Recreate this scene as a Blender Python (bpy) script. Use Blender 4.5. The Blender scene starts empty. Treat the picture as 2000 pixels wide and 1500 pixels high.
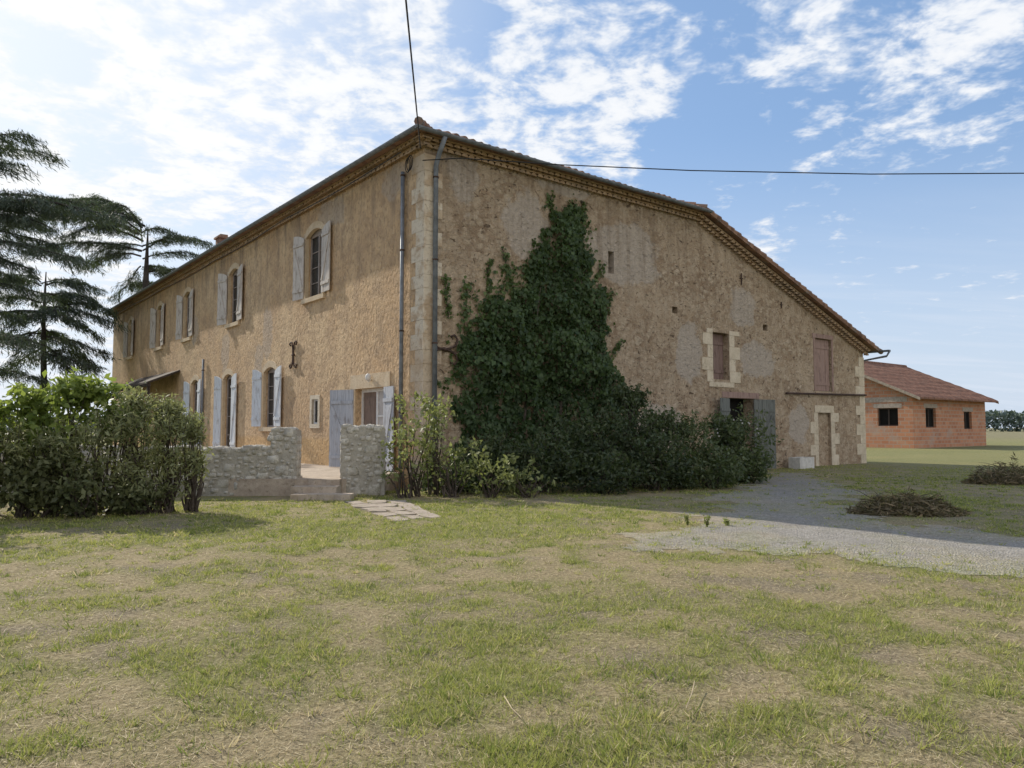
import bpy, math, random
import numpy as np
from mathutils import Vector, Matrix

R = random.Random(11)
rng = np.random.default_rng(11)
SC = bpy.context.scene
COL = SC.collection

# ------------------------------------------------------------------ camera model
F = 1466.0
TH = math.atan(85 / 1466)
H = 1.6
cT, sT = math.cos(TH), math.sin(TH)

def ray(px, py):
    x = px - 1000; u = 750 - py
    return Vector((x, F * cT - u * sT, F * sT + u * cT))
def gnd(px, py, z=0.0):
    d = ray(px, py); t = (z - H) / d.z
    return Vector((d.x * t, d.y * t, z))
def at(px, py, Y):
    d = ray(px, py); t = Y / d.y
    return Vector((d.x * t, Y, H + d.z * t))

cam = bpy.data.cameras.new('camera'); co = bpy.data.objects.new('camera', cam); COL.objects.link(co)
co.location = (0, 0, H); co.rotation_euler = (math.pi / 2 + TH, 0, 0)
cam.sensor_width = 36; cam.lens = F / 2000 * 36; cam.clip_end = 6000
SC.camera = co
SC.view_settings.view_transform = 'Standard'; SC.view_settings.look = 'None'; SC.view_settings.exposure = 0

# building frame: local x runs along the gable wall, local y along the long front
D1 = Vector((-1170, 1468.5, 0)).normalized()
D2 = Vector((D1.y, -D1.x, 0))
ANG = math.atan2(D2.y, D2.x)
C0 = Vector((-2.3, 19.4, 0))
BM = Matrix.Translation(C0) @ Matrix.Rotation(ANG, 4, 'Z')
BI = BM.inverted()

def hitX(px, py, x=0.0, MI=BI):
    o = MI @ Vector((0, 0, H)); d = MI.to_3x3() @ ray(px, py)
    t = (x - o.x) / d.x; p = o + d * t
    return p.y, p.z
def hitY(px, py, y=0.0, MI=BI):
    o = MI @ Vector((0, 0, H)); d = MI.to_3x3() @ ray(px, py)
    t = (y - o.y) / d.y; p = o + d * t
    return p.x, p.z

# ------------------------------------------------------------------ object helpers
ROOTM = {}
def thing(name, label, cat, loc=(0, 0, 0), rotz=0, group=None):
    o = bpy.data.objects.new(name, None); COL.objects.link(o)
    o.location = loc; o.rotation_euler = (0, 0, rotz); o.empty_display_size = .2
    o['label'] = label; o['category'] = cat
    if group: o['group'] = group
    ROOTM[o.name] = Matrix.Translation(Vector(loc)) @ Matrix.Rotation(rotz, 4, 'Z')
    return o
def link(name, me, mat, parent=None, matrix=None):
    o = bpy.data.objects.new(name, me); COL.objects.link(o)
    if mat: me.materials.append(mat)
    if parent:
        o.parent = parent
        ROOTM[o.name] = ROOTM[parent.name]
    if matrix is not None: o.matrix_local = matrix
    return o

class MB:
    def __init__(s): s.v = []; s.f = []
    def add(s, vs, fs):
        b = len(s.v); s.v += [Vector(v) for v in vs]; s.f += [[b + i for i in f] for f in fs]
    def quad(s, a, b, c, d): s.add([a, b, c, d], [[0, 1, 2, 3]])
    def hexa(s, p):
        s.add(p, [[0, 3, 2, 1], [4, 5, 6, 7], [0, 1, 5, 4], [1, 2, 6, 5], [2, 3, 7, 6], [3, 0, 4, 7]])
    def box(s, x0, x1, y0, y1, z0, z1):
        s.hexa([(x0, y0, z0), (x1, y0, z0), (x1, y1, z0), (x0, y1, z0), (x0, y0, z1), (x1, y0, z1), (x1, y1, z1), (x0, y1, z1)])
    def prism(s, pts, off):
        n = len(pts); off = Vector(off); pts = [Vector(p) for p in pts]
        s.add(pts + [p + off for p in pts], [list(range(n))[::-1], list(range(n, 2 * n))] + [[i, (i + 1) % n, n + (i + 1) % n, n + i] for i in range(n)])
    def tube(s, pts, r, n=8, cap=True):
        pts = [Vector(p) for p in pts]; rs = r if isinstance(r, (list, tuple)) else [r] * len(pts)
        b = len(s.v); m = len(pts); prev = None
        for i, p in enumerate(pts):
            t = (pts[min(i + 1, m - 1)] - pts[max(i - 1, 0)]).normalized()
            if prev is None:
                a = t.cross(Vector((0, 0, 1)))
                if a.length < .01: a = t.cross(Vector((1, 0, 0)))
            else: a = prev - t * prev.dot(t)
            a.normalize(); prev = a; c = t.cross(a)
            for k in range(n):
                w = 2 * math.pi * k / n
                s.v.append(p + (a * math.cos(w) + c * math.sin(w)) * rs[i])
        for i in range(m - 1):
            for k in range(n):
                s.f.append([b + i * n + k, b + i * n + (k + 1) % n, b + (i + 1) * n + (k + 1) % n, b + (i + 1) * n + k])
        if cap:
            s.f.append([b + k for k in range(n)][::-1]); s.f.append([b + (m - 1) * n + k for k in range(n)])
    def rock(s, c, r, pw=.55, jit=.14, rot=0):
        b = len(s.v); nu, nv = 9, 6; cr, sr = math.cos(rot), math.sin(rot)
        ph = [R.uniform(0, 6.28) for _ in range(4)]
        for j in range(nv + 1):
            th = math.pi * j / nv
            for i in range(nu):
                a = 2 * math.pi * i / nu
                d = [math.sin(th) * math.cos(a), math.sin(th) * math.sin(a), math.cos(th)]
                d = [math.copysign(abs(q) ** pw, q) for q in d]
                k = 1 + jit * math.sin(a * 2 + ph[0] + th * 3) + jit * .7 * math.sin(a * 3 + ph[1]) + R.uniform(-.05, .05)
                x, y, z = d[0] * r[0] * k, d[1] * r[1] * k, d[2] * r[2] * k
                s.v.append(Vector((c[0] + x * cr - y * sr, c[1] + x * sr + y * cr, c[2] + z)))
        for j in range(nv):
            for i in range(nu):
                s.f.append([b + j * nu + i, b + (j + 1) * nu + i, b + (j + 1) * nu + (i + 1) % nu, b + j * nu + (i + 1) % nu])
    def build(s, name, mat, parent=None, world=False, smooth=False, matrix=None):
        me = bpy.data.meshes.new(name)
        vs = s.v
        if world and parent is not None:
            I = ROOTM[parent.name].inverted(); vs = [I @ v for v in vs]
        me.from_pydata([tuple(v) for v in vs], [], s.f); me.update()
        if smooth: me.polygons.foreach_set('use_smooth', [True] * len(me.polygons))
        return link(name, me, mat, parent, matrix)

def np_mesh(name, V, mat, parent=None, rnd=None, col=None):
    n, k, _ = V.shape
    P = V.reshape(-1, 3)
    if parent is not None:
        I = np.array(ROOTM[parent.name].inverted()); P = P @ I[:3, :3].T + I[:3, 3]
    me = bpy.data.meshes.new(name)
    me.vertices.add(n * k); me.vertices.foreach_set('co', P.reshape(-1).astype(np.float32))
    me.loops.add(n * k); me.loops.foreach_set('vertex_index', np.arange(n * k, dtype=np.int32))
    me.polygons.add(n); me.polygons.foreach_set('loop_start', np.arange(0, n * k, k, dtype=np.int32))
    me.update(calc_edges=True)
    if rnd is not None:
        a = me.attributes.new('rnd', 'FLOAT', 'POINT'); a.data.foreach_set('value', np.repeat(rnd, k).astype(np.float32))
    if col is not None:
        a = me.attributes.new('col', 'FLOAT_COLOR', 'POINT')
        c = np.concatenate([col, np.ones((n, 1))], 1); a.data.foreach_set('color', np.repeat(c, k, axis=0).reshape(-1).astype(np.float32))
    return link(name, me, mat, parent)

def unit(n):
    v = rng.normal(size=(n, 3)); return v / np.linalg.norm(v, axis=1, keepdims=True)
def nrm(v): return v / np.maximum(np.linalg.norm(v, axis=1, keepdims=True), 1e-6)
def leafq(c, d, nr, L, W):
    L = np.asarray(L).reshape(-1, 1); W = np.asarray(W).reshape(-1, 1)
    s = nrm(np.cross(d, nr)); u = nrm(np.cross(s, d))
    return np.stack([c - d * L / 2, c + s * W / 2 + u * W * .18 - d * L * .08, c + d * L / 2, c - s * W / 2 + u * W * .18 - d * L * .08], 1)

TAB = rng.random((256, 256))
def vn(x, y):
    xi = np.floor(x).astype(int); yi = np.floor(y).astype(int); fx = x - xi; fy = y - yi
    fx = fx * fx * (3 - 2 * fx); fy = fy * fy * (3 - 2 * fy)
    a = TAB[xi % 256, yi % 256]; b = TAB[(xi + 1) % 256, yi % 256]; c = TAB[xi % 256, (yi + 1) % 256]; d = TAB[(xi + 1) % 256, (yi + 1) % 256]
    return (a * (1 - fx) + b * fx) * (1 - fy) + (c * (1 - fx) + d * fx) * fy
def fbm(x, y, o=4):
    r = 0; a = .5; t = 0
    for i in range(o):
        r = r + a * vn(x * 2 ** i + 17.3 * i, y * 2 ** i + 5.1 * i); t += a; a *= .5
    return r / t
def pip(x, y, poly):
    ins = np.zeros(x.shape, bool); n = len(poly)
    for i in range(n):
        x0, y0 = poly[i]; x1, y1 = poly[(i + 1) % n]
        c = ((y0 > y) != (y1 > y)) & (x < (x1 - x0) * (y - y0) / ((y1 - y0) if y1 != y0 else 1e-9) + x0)
        ins ^= c
    return ins
def sdist(x, y, poly):
    d = np.full(x.shape, 1e9); n = len(poly)
    for i in range(n):
        ax, ay = poly[i]; bx, by = poly[(i + 1) % n]; ex, ey = bx - ax, by - ay
        t = np.clip(((x - ax) * ex + (y - ay) * ey) / (ex * ex + ey * ey + 1e-9), 0, 1)
        d = np.minimum(d, np.hypot(x - ax - t * ex, y - ay - t * ey))
    return np.where(pip(x, y, poly), d, -d)

# ------------------------------------------------------------------ materials
class NT:
    def __init__(s, name):
        s.m = bpy.data.materials.new(name); s.m.use_nodes = True; s.t = s.m.node_tree; s.b = s.t.nodes['Principled BSDF']
        s.out = s.t.nodes['Material Output']; s.set('Roughness', .9); s.b.inputs['Specular IOR Level'].default_value = .2
    def set(s, k, v):
        if isinstance(v, bpy.types.NodeSocket): s.t.links.new(v, s.b.inputs[k])
        else: s.b.inputs[k].default_value = v
    def n(s, typ, ins=None, **at_):
        nd = s.t.nodes.new(typ)
        for k, v in at_.items(): setattr(nd, k, v)
        for k, v in (ins or {}).items():
            if isinstance(v, bpy.types.NodeSocket): s.t.links.new(v, nd.inputs[k])
            else: nd.inputs[k].default_value = v
        return nd
    def obj(s): return s.n('ShaderNodeTexCoord').outputs['Object']
    def scale(s, v, sc): return s.n('ShaderNodeMapping', {'Vector': v, 'Scale': sc}).outputs[0]
    def noise(s, v, sc, det=3, ro=.6, dist=0): return s.n('ShaderNodeTexNoise', {'Vector': v, 'Scale': sc, 'Detail': det, 'Roughness': ro, 'Distortion': dist}).outputs[0]
    def vor(s, v, sc, feat='F1', out='Distance', rnd=1): return s.n('ShaderNodeTexVoronoi', {'Vector': v, 'Scale': sc, 'Randomness': rnd}, feature=feat).outputs[out]
    def mr(s, f, a, b, c=0, d=1, smooth=True):
        return s.n('ShaderNodeMapRange', {0: f, 1: a, 2: b, 3: c, 4: d}, interpolation_type='SMOOTHSTEP' if smooth else 'LINEAR').outputs[0]
    def math(s, op, a, b=0.0): return s.n('ShaderNodeMath', {0: a, 1: b}, operation=op).outputs[0]
    def vmath(s, op, a, b): return s.n('ShaderNodeVectorMath', {0: a, 1: b}, operation=op)
    def mix(s, f, a, b, bt='MIX'):
        nd = s.n('ShaderNodeMix', data_type='RGBA', blend_type=bt)
        for i, v in ((0, f), (6, a), (7, b)):
            if isinstance(v, bpy.types.NodeSocket): s.t.links.new(v, nd.inputs[i])
            else: nd.inputs[i].default_value = (*v, 1) if isinstance(v, tuple) and len(v) == 3 else v
        return nd.outputs[2]
    def bump(s, h, st=.5, d=.02):
        return s.n('ShaderNodeBump', {'Height': h, 'Strength': st, 'Distance': d}).outputs[0]
    def attr(s, name, o='Fac'): return s.n('ShaderNodeAttribute', attribute_name=name).outputs[o]
    def spots(s, v, wob, lst):
        out = None
        for c, r in lst:
            q = s.vmath('DIVIDE', s.vmath('SUBTRACT', v, tuple(c)).outputs[0], tuple(r)).outputs[0]
            ln = s.n('ShaderNodeVectorMath', {0: q}, operation='LENGTH').outputs['Value']
            f = s.mr(s.math('ADD', ln, wob), 1.15, .90)
            out = f if out is None else s.math('MAXIMUM', out, f)
        return out

def simple(name, c, var=.3, sc=6, rough=.9, bump=.3, bsc=40, bd=.01, metal=0, dark=None):
    t = NT(name); v = t.obj()
    f = t.mr(t.noise(v, sc, 4, .65), .3, .7)
    d = dark or tuple(q * (1 - var) for q in c)
    t.set('Base Color', t.mix(f, d, tuple(min(1, q * (1 + var * .5)) for q in c))); t.set('Roughness', rough); t.set('Metallic', metal)
    if bump: t.set('Normal', t.bump(t.noise(v, bsc, 3), bump, bd))
    return t.m

def mat_front():
    t = NT('roughcast_render'); v = t.obj()
    big = t.mr(t.noise(v, .35, 4, .6), .35, .65)
    c = t.mix(big, (.55, .37, .215), (.635, .46, .28))
    med = t.mr(t.noise(v, 1.5, 5, .72), .42, .62)
    c = t.mix(t.math('MULTIPLY', med, .7), c, (.41, .285, .18))
    st = t.mr(t.noise(t.scale(v, (1.2, 1.2, .12)), 2.2, 4, .6), .46, .70)
    z = t.n('ShaderNodeSeparateXYZ', {0: v}).outputs[2]
    c = t.mix(t.math('MULTIPLY', t.math('MULTIPLY', st, t.mr(z, 4.5, 9.2)), .8), c, (.25, .185, .135))
    wob = t.math('MULTIPLY', t.math('SUBTRACT', t.noise(v, 1.4, 4, .65), .5), 2.2)
    pl = [(522, 650, .5, 1.0), (505, 700, .45, .6), (650, 415, 1.0, .5), (770, 350, .6, .5), (440, 690, .5, .9), (380, 640, .6, .8)]
    lst = []
    for px, py, ra, rb in pl:
        y, zz_ = hitX(px, py); lst.append(((0, y, zz_), (9, ra, rb)))
    c = t.mix(t.math('MULTIPLY', t.spots(v, wob, lst), .6), c, (.42, .35, .285))
    lo = t.mr(z, 1.35, 1.15)
    c = t.mix(t.math('MULTIPLY', lo, .7), c, (.60, .385, .18))
    n1 = t.noise(t.scale(v, (1, 1, .7)), 9, 4, .62, .4)
    c = t.mix(t.mr(n1, .50, .34, 0, .55), c, (.26, .178, .11))
    c = t.mix(t.mr(n1, .58, .70, 0, .35), c, (.72, .57, .38))
    t.set('Base Color', c); t.set('Normal', t.bump(n1, 1.0, .09)); t.set('Roughness', .95)
    return t.m

def mat_gable():
    t = NT('worn_rubble_render'); v = t.obj()
    big = t.mr(t.noise(v, .45, 5, .65), .35, .65)
    c = t.mix(big, (.365, .26, .17), (.50, .38, .265))
    med = t.mr(t.noise(v, 2.2, 6, .77, .3), .42, .58)
    c = t.mix(t.math('MULTIPLY', med, .75), c, (.58, .465, .34))
    wv = t.n('ShaderNodeTexNoise', {'Vector': v, 'Scale': 3.0, 'Detail': 2}).outputs[1]
    vs = t.vmath('ADD', t.scale(v, (1, 1, 1.45)), t.n('ShaderNodeVectorMath', {0: wv, 'Scale': .30}, operation='SCALE').outputs[0]).outputs[0]
    vd = t.n('ShaderNodeTexVoronoi', {'Vector': vs, 'Scale': 4.4, 'Randomness': 1.0}, feature='F1')
    sval = t.n('ShaderNodeSeparateXYZ', {0: vd.outputs['Color']}).outputs[0]
    expo = t.math('MULTIPLY', t.mr(t.noise(v, .8, 5, .74), .44, .60), .68)
    sc_ = t.mix(sval, (.31, .22, .145), (.63, .515, .38))
    sc_ = t.mix(t.mr(vd.outputs['Distance'], .46, .70), sc_, (.31, .215, .14))
    c = t.mix(expo, c, sc_)
    n9 = t.noise(v, 7, 5, .80, .6)
    c = t.mix(t.mr(n9, .55, .65, 0, .85), c, (.165, .112, .075))
    c = t.mix(t.mr(n9, .44, .34, 0, .6), c, (.66, .545, .40))
    pit = t.mr(t.noise(t.scale(v, (1, 1, 1.6)), 4.4, 3, .62, .9), .635, .675)
    c = t.mix(t.math('MULTIPLY', pit, .85), c, (.125, .085, .055))  # pit shade painted into the colour, since bump shows little on this wall
    wob = t.math('MULTIPLY', t.math('SUBTRACT', t.noise(v, 1.3, 4, .6), .5), 1.8)
    pl = [(1030, 440, .8, .9), (1225, 495, 1.5, 1.0), (1160, 480, .6, .5), (1452, 600, .75, .75), (1480, 705, 1.1, .7), (1345, 690, .7, 1.0), (905, 330, .5, 1.0), (1290, 830, 1.2, .7), (1560, 830, .7, .7), (1100, 360, 1.0, .35)]
    lst = []
    for px, py, ra, rb in pl:
        x, zz_ = hitY(px, py); lst.append(((x, 0, zz_), (ra, 9, rb)))
    c = t.mix(t.math('MULTIPLY', t.spots(v, wob, lst), .75), c, (.54, .47, .40))
    z = t.n('ShaderNodeSeparateXYZ', {0: v}).outputs[2]
    st = t.mr(t.noise(t.scale(v, (1.5, 1.5, .15)), 2.0, 4, .6), .44, .70)
    c = t.mix(t.math('MULTIPLY', t.math('MULTIPLY', st, t.mr(z, 3, 9.5)), .65), c, (.24, .175, .12))
    h = t.math('SUBTRACT', t.math('ADD', n9, t.math('MULTIPLY', t.math('MULTIPLY', t.mr(vd.outputs['Distance'], .7, .3), expo), .3)), t.math('MULTIPLY', pit, .5))
    t.set('Base Color', c); t.set('Normal', t.bump(h, 1.0, .11)); t.set('Roughness', .95)
    return t.m

def mat_tile(name='canal_tiles', a=(.17, .10, .075), b=(.33, .2, .14), lich=(.22, .2, .17)):
    t = NT(name); v = t.obj()
    cell = t.n('ShaderNodeSeparateXYZ', {0: t.vor(t.scale(v, (3.2, 3.2, 0.5)), 1.3, 'F1', 'Color')}).outputs[0]
    c = t.mix(cell, a, b)
    c = t.mix(t.mr(t.noise(v, 3, 4, .7), .5, .68, 0, .8), c, lich)
    t.set('Base Color', c); t.set('Normal', t.bump(t.noise(v, 30, 3), .4, .01))
    return t.m

def mat_genoise():
    t = NT('ochre_cornice_tiles'); v = t.obj()
    c = t.mix(t.mr(t.noise(v, 5, 4, .7), .3, .7), (.38, .255, .16), (.50, .365, .24))
    c = t.mix(t.mr(t.noise(v, 1.2, 4, .7), .45, .62, 0, .75), c, (.29, .225, .165))
    t.set('Base Color', c); t.set('Normal', t.bump(t.noise(v, 30, 3), .4, .01)); return t.m

def mat_stone(name, a, b, dk=(.2, .18, .15), sc=3, moss=None):
    t = NT(name); v = t.obj()
    c = t.mix(t.mr(t.noise(v, sc, 4, .7), .3, .7), a, b)
    c = t.mix(t.mr(t.noise(v, sc * 3.3, 5, .75, .4), .54, .68, 0, .75), c, dk)
    if moss: c = t.mix(t.mr(t.noise(v, sc * .7, 4, .7), .54, .66, 0, .6), c, moss)
    h = t.noise(v, 14, 5, .75)
    t.set('Base Color', c); t.set('Normal', t.bump(h, .7, .03)); return t.m

def mat_wood(name, a, b, dk):
    t = NT(name); v = t.obj()
    g = t.noise(t.scale(v, (14, 14, .7)), 2.2, 5, .7, .3)
    c = t.mix(t.mr(g, .3, .7), a, b)
    c = t.mix(t.mr(t.noise(t.scale(v, (3, 3, .8)), 2.4, 5, .7), .50, .68, 0, .8), c, dk)
    t.set('Base Color', c); t.set('Normal', t.bump(g, .4, .008)); t.set('Roughness', .85); return t.m

def mat_leaf(name, dark, light, tr=.25, rough=.5, tcol=(.20, .30, .03)):
    t = NT(name)
    c = t.mix(t.attr('rnd'), dark, light)
    t.set('Base Color', c); t.set('Roughness', rough); t.b.inputs['Specular IOR Level'].default_value = .35
    tl = t.n('ShaderNodeBsdfTranslucent', {'Color': t.mix(.5, c, tcol, 'MIX')})
    ms = t.n('ShaderNodeMixShader', {0: tr, 1: t.b.outputs[0], 2: tl.outputs[0]})
    t.t.links.new(ms.outputs[0], t.out.inputs[0]); return t.m

def mat_bricks():
    t = NT('hollow_clay_brick'); v = t.obj()
    s = t.n('ShaderNodeSeparateXYZ', {0: v})
    uv = t.n('ShaderNodeCombineXYZ', {0: t.math('ADD', s.outputs[0], s.outputs[1]), 1: s.outputs[2]}).outputs[0]
    br = t.n('ShaderNodeTexBrick', {'Vector': uv, 'Color1': (.54, .255, .145, 1), 'Color2': (.40, .175, .10, 1), 'Mortar': (.44, .32, .25, 1), 'Scale': 1, 'Mortar Size': .03, 'Brick Width': .62, 'Row Height': .3, 'Bias': -.1})
    c = t.mix(t.mr(t.noise(v, 1.2, 5, .7), .50, .66, 0, .45), br.outputs[0], (.52, .37, .26))
    c = t.mix(t.mr(t.noise(v, .5, 4, .7), .56, .64, 0, .5), c, (.41, .34, .29))
    t.set('Base Color', c); t.set('Normal', t.bump(br.outputs[1], .3, -.02)); return t.m

def mat_attr_ground(name, gravel=False):
    t = NT(name); v = t.obj()
    c = t.attr('col', 'Color')
    if gravel:
        p = t.vor(v, 38, 'F1', 'Color'); pv = t.n('ShaderNodeSeparateXYZ', {0: p}).outputs[0]
        c = t.mix(t.mr(pv, 0, 1, .2, .55, False), c, t.mix(pv, (.11, .10, .09), (.52, .48, .43)))
        c = t.mix(t.mr(t.noise(v, 6, 4, .7), .48, .68, 0, .5), c, (.19, .17, .135))
        h = t.vor(v, 38); hs = .6
    else:
        f = t.noise(v, 24, 5, .78)
        c = t.mix(t.mr(f, .39, .64, 0, .68), c, (.135, .112, .055))
        c = t.mix(t.mr(t.noise(t.scale(v, (1, .35, 1)), 60, 2, .7), .53, .68, 0, .55), c, (.60, .51, .305))
        h = f; hs = 1.0
    t.set('Base Color', c); t.set('Normal', t.bump(h, hs, .05)); t.set('Roughness', .97); return t.m

def mat_blade():
    t = NT('grass_blades'); c = t.attr('col', 'Color')
    t.set('Base Color', c); t.set('Roughness', .6)
    tl = t.n('ShaderNodeBsdfTranslucent', {'Color': c})
    ms = t.n('ShaderNodeMixShader', {0: .42, 1: t.b.outputs[0], 2: tl.outputs[0]})
    t.t.links.new(ms.outputs[0], t.out.inputs[0]); return t.m

m_front = mat_front(); m_gable = mat_gable(); m_tile = mat_tile(); m_gen = mat_genoise()
m_lime = mat_stone('weathered_limestone', (.53, .445, .325), (.68, .59, .46), (.33, .26, .18), 2.2)
m_trim = mat_stone('tan_stone_trim', (.54, .41, .27), (.63, .51, .36), (.36, .27, .18), 3)  # warmer tan stone for the front openings
m_rub = mat_stone('lichened_rubble', (.36, .33, .285), (.60, .565, .50), (.15, .135, .112), 4, (.22, .205, .14))
m_slab = mat_stone('worn_paving_stone', (.36, .29, .23), (.50, .42, .34), (.22, .18, .13), 3)
m_path = mat_stone('sunk_flagstone', (.31, .25, .20), (.46, .39, .32), (.20, .17, .12), 5, (.20, .20, .10))
m_zinc = simple('weathered_zinc', (.19, .205, .23), .3, 5, .55, .15, metal=.2)
m_iron = simple('rusty_iron', (.085, .055, .045), .5, 12, .8, .4)
m_dark = simple('dark_interior', (.012, .011, .010), .3, 3, .9, 0)  # near-black backing painted in for the unlit space behind openings
m_glass = simple('dark_window_glass', (.035, .038, .04), .3, 2, .15, 0)
m_wgrey = mat_wood('grey_weathered_shutter', (.43, .385, .345), (.61, .56, .51), (.25, .195, .155))
m_frame = mat_wood('dull_window_frame', (.25, .21, .19), (.37, .32, .29), (.16, .13, .11))
m_wblue = mat_wood('pale_blue_shutter', (.53, .55, .58), (.69, .71, .73), (.36, .33, .31))
m_wdoor = mat_wood('grey_blue_door', (.33, .345, .38), (.48, .49, .52), (.21, .19, .18))
m_wbrn = mat_wood('brown_inner_door', (.17, .12, .095), (.26, .19, .15), (.09, .065, .05))
m_wred = mat_wood('reddish_old_wood', (.25, .165, .14), (.38, .27, .23), (.14, .09, .075))
m_wred2 = mat_wood('dark_red_wood', (.17, .115, .10), (.27, .19, .165), (.09, .06, .05))  # darker tone of the old red wood
m_wgreen = mat_wood('grey_green_barn_door', (.13, .14, .128), (.21, .215, .20), (.075, .075, .066))
m_wdark = mat_wood('dark_timber', (.05, .04, .035), (.09, .07, .06), (.03, .025, .02))
m_white = simple('white_paint', (.68, .66, .63), .15, 4, .6, .1)
m_bark = simple('bark', (.095, .075, .06), .5, 8, .95, .6, 20, .03)
m_barkc = simple('cedar_bark', (.06, .05, .043), .5, 3, .95, .5, 8, .05)
m_cable = simple('black_cable', (.03, .03, .032), .2, 5, .6, 0)
m_brick = mat_bricks()
m_btile = mat_tile('brown_red_roof_tiles', (.155, .08, .058), (.27, .145, .10), (.20, .135, .10))

# ------------------------------------------------------------------ sun and sky
AZ = math.radians(7.5)
Sh = D1 * math.cos(AZ) - D2 * math.sin(AZ)
EL = math.radians(33)
Sd = Vector((Sh.x * math.cos(EL), Sh.y * math.cos(EL), math.sin(EL)))
sl = bpy.data.lights.new('sun', 'SUN'); so = bpy.data.objects.new('sun', sl); COL.objects.link(so)
sl.energy = 5.0; sl.angle = math.radians(.5); sl.color = (1, .93, .80)
so.rotation_euler = Sd.to_track_quat('Z', 'Y').to_euler(); so.location = (-40, 40, 40)

W = bpy.data.worlds.new('World'); SC.world = W; W.use_nodes = True
class WT(NT):
    def __init__(s, w): s.t = w.node_tree
w = WT(W); bg = W.node_tree.nodes['Background']
sky = w.n('ShaderNodeTexSky', sky_type='NISHITA', sun_disc=False, sun_elevation=EL, sun_rotation=math.atan2(Sh.x, Sh.y) % (2 * math.pi), air_density=1.0, dust_density=.7, ozone_density=1.6)
STR = .145
dv = w.n('ShaderNodeTexCoord').outputs['Generated']
sp = w.n('ShaderNodeSeparateXYZ', {0: dv})
zz = w.math('ADD', w.math('MAXIMUM', sp.outputs[2], 0.0), .13)
cp = w.n('ShaderNodeCombineXYZ', {0: w.math('DIVIDE', sp.outputs[0], zz), 1: w.math('DIVIDE', sp.outputs[1], zz)}).outputs[0]
n_big = w.noise(cp, 1.6, 4, .55)
n_fine = w.noise(cp, 7.0, 5, .62, .35)
n_puff = w.noise(cp, 17, 3, .6)
def wsum(patches):
    bias = None
    for c, ri, ro, wt in patches:
        d = (ray(*c) if len(c) == 2 else Vector(c)).normalized()
        dt = w.n('ShaderNodeVectorMath', {0: dv, 1: tuple(d)}, operation='DOT_PRODUCT').outputs['Value']
        g = w.math('MULTIPLY', w.mr(dt, math.cos(math.radians(ro)), math.cos(math.radians(ri))), wt)
        bias = g if bias is None else w.math('ADD', bias, g)
    return bias
pos = w.math('MINIMUM', wsum([((250, 40), 5, 15, .38), ((40, 300), 4, 11, .38), ((250, 330), 2, 8, .34), ((560, 320), 2, 7, .34), ((600, 150), 5, 12, .36), ((880, 170), 4, 11, .33), ((1130, 190), 4, 9, .33), ((1270, 100), 1, 5, .25),
       ((1700, 50), 2, 10, .17), ((1500, 60), 1, 6, .15), ((1950, 120), 2, 7, .20), ((1500, 468), .3, 2.4, .26), ((1400, 378), .3, 2.2, .26), ((60, 660), 2, 10, .26), ((-700, 200), 8, 22, .3)]), .34)
neg = wsum([((130, 120), .3, 2.6, .34), ((200, 275), .3, 3.0, .26), ((60, 90), .3, 2.0, .2), ((330, 470), .5, 3.2, .22), ((1380, 310), 1, 6, .2), ((920, 40), .3, 3.4, .22), ((600, 60), .3, 2.6, .12)])
fill_cloud = wsum([((.55, -.75, .45), 25, 75, 1.0), ((-.2, -.8, .6), 20, 50, .4)])  # unseen bright clouds behind the camera, added to light the gable wall
den = w.math('ADD', w.math('MULTIPLY', w.math('SUBTRACT', n_fine, .5), 1.25), w.math('MULTIPLY', w.math('SUBTRACT', n_big, .5), .55))
den = w.math('ADD', den, w.math('MULTIPLY', w.math('SUBTRACT', n_puff, .5), .65))
den = w.math('ADD', w.math('SUBTRACT', w.math('ADD', den, pos), neg), w.math('MULTIPLY', fill_cloud, .25))
den = w.math('SUBTRACT', den, .23)
cl = w.mr(den, -.13, .19)
hz = w.mr(sp.outputs[2], .30, .02)
wisp = w.mr(w.noise(w.scale(cp, (.35, 1.7, 1)), 1.6, 4, .6, .3), .45, .70)
cl = w.math('MAXIMUM', cl, w.math('MULTIPLY', w.math('MULTIPLY', wisp, hz), .7))
sd_ = w.n('ShaderNodeVectorMath', {0: dv, 1: tuple(Sd)}, operation='DOT_PRODUCT').outputs['Value']
glow = w.mr(sd_, math.cos(math.radians(44)), math.cos(math.radians(6)), 0, .72)
ccol = w.mix(w.mr(den, .0, .30), (5.0, 5.5, 6.3), (6.7, 6.8, 6.95))
ccol = w.mix(glow, ccol, (7.4, 7.4, 7.3))
ccol = w.mix(w.math('MINIMUM', fill_cloud, 1.0), ccol, (9.6, 8.8, 7.8))
skc = w.mix(.5, sky.outputs[0], (2.0, 3.35, 5.7))
skc = w.mix(w.mr(sp.outputs[2], .38, .0, 0, .80), skc, (4.6, 5.25, 6.2))
skc = w.mix(glow, skc, (6.3, 6.7, 7.1))
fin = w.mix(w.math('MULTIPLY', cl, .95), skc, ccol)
W.node_tree.links.new(fin, bg.inputs[0]); bg.inputs[1].default_value = STR

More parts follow.
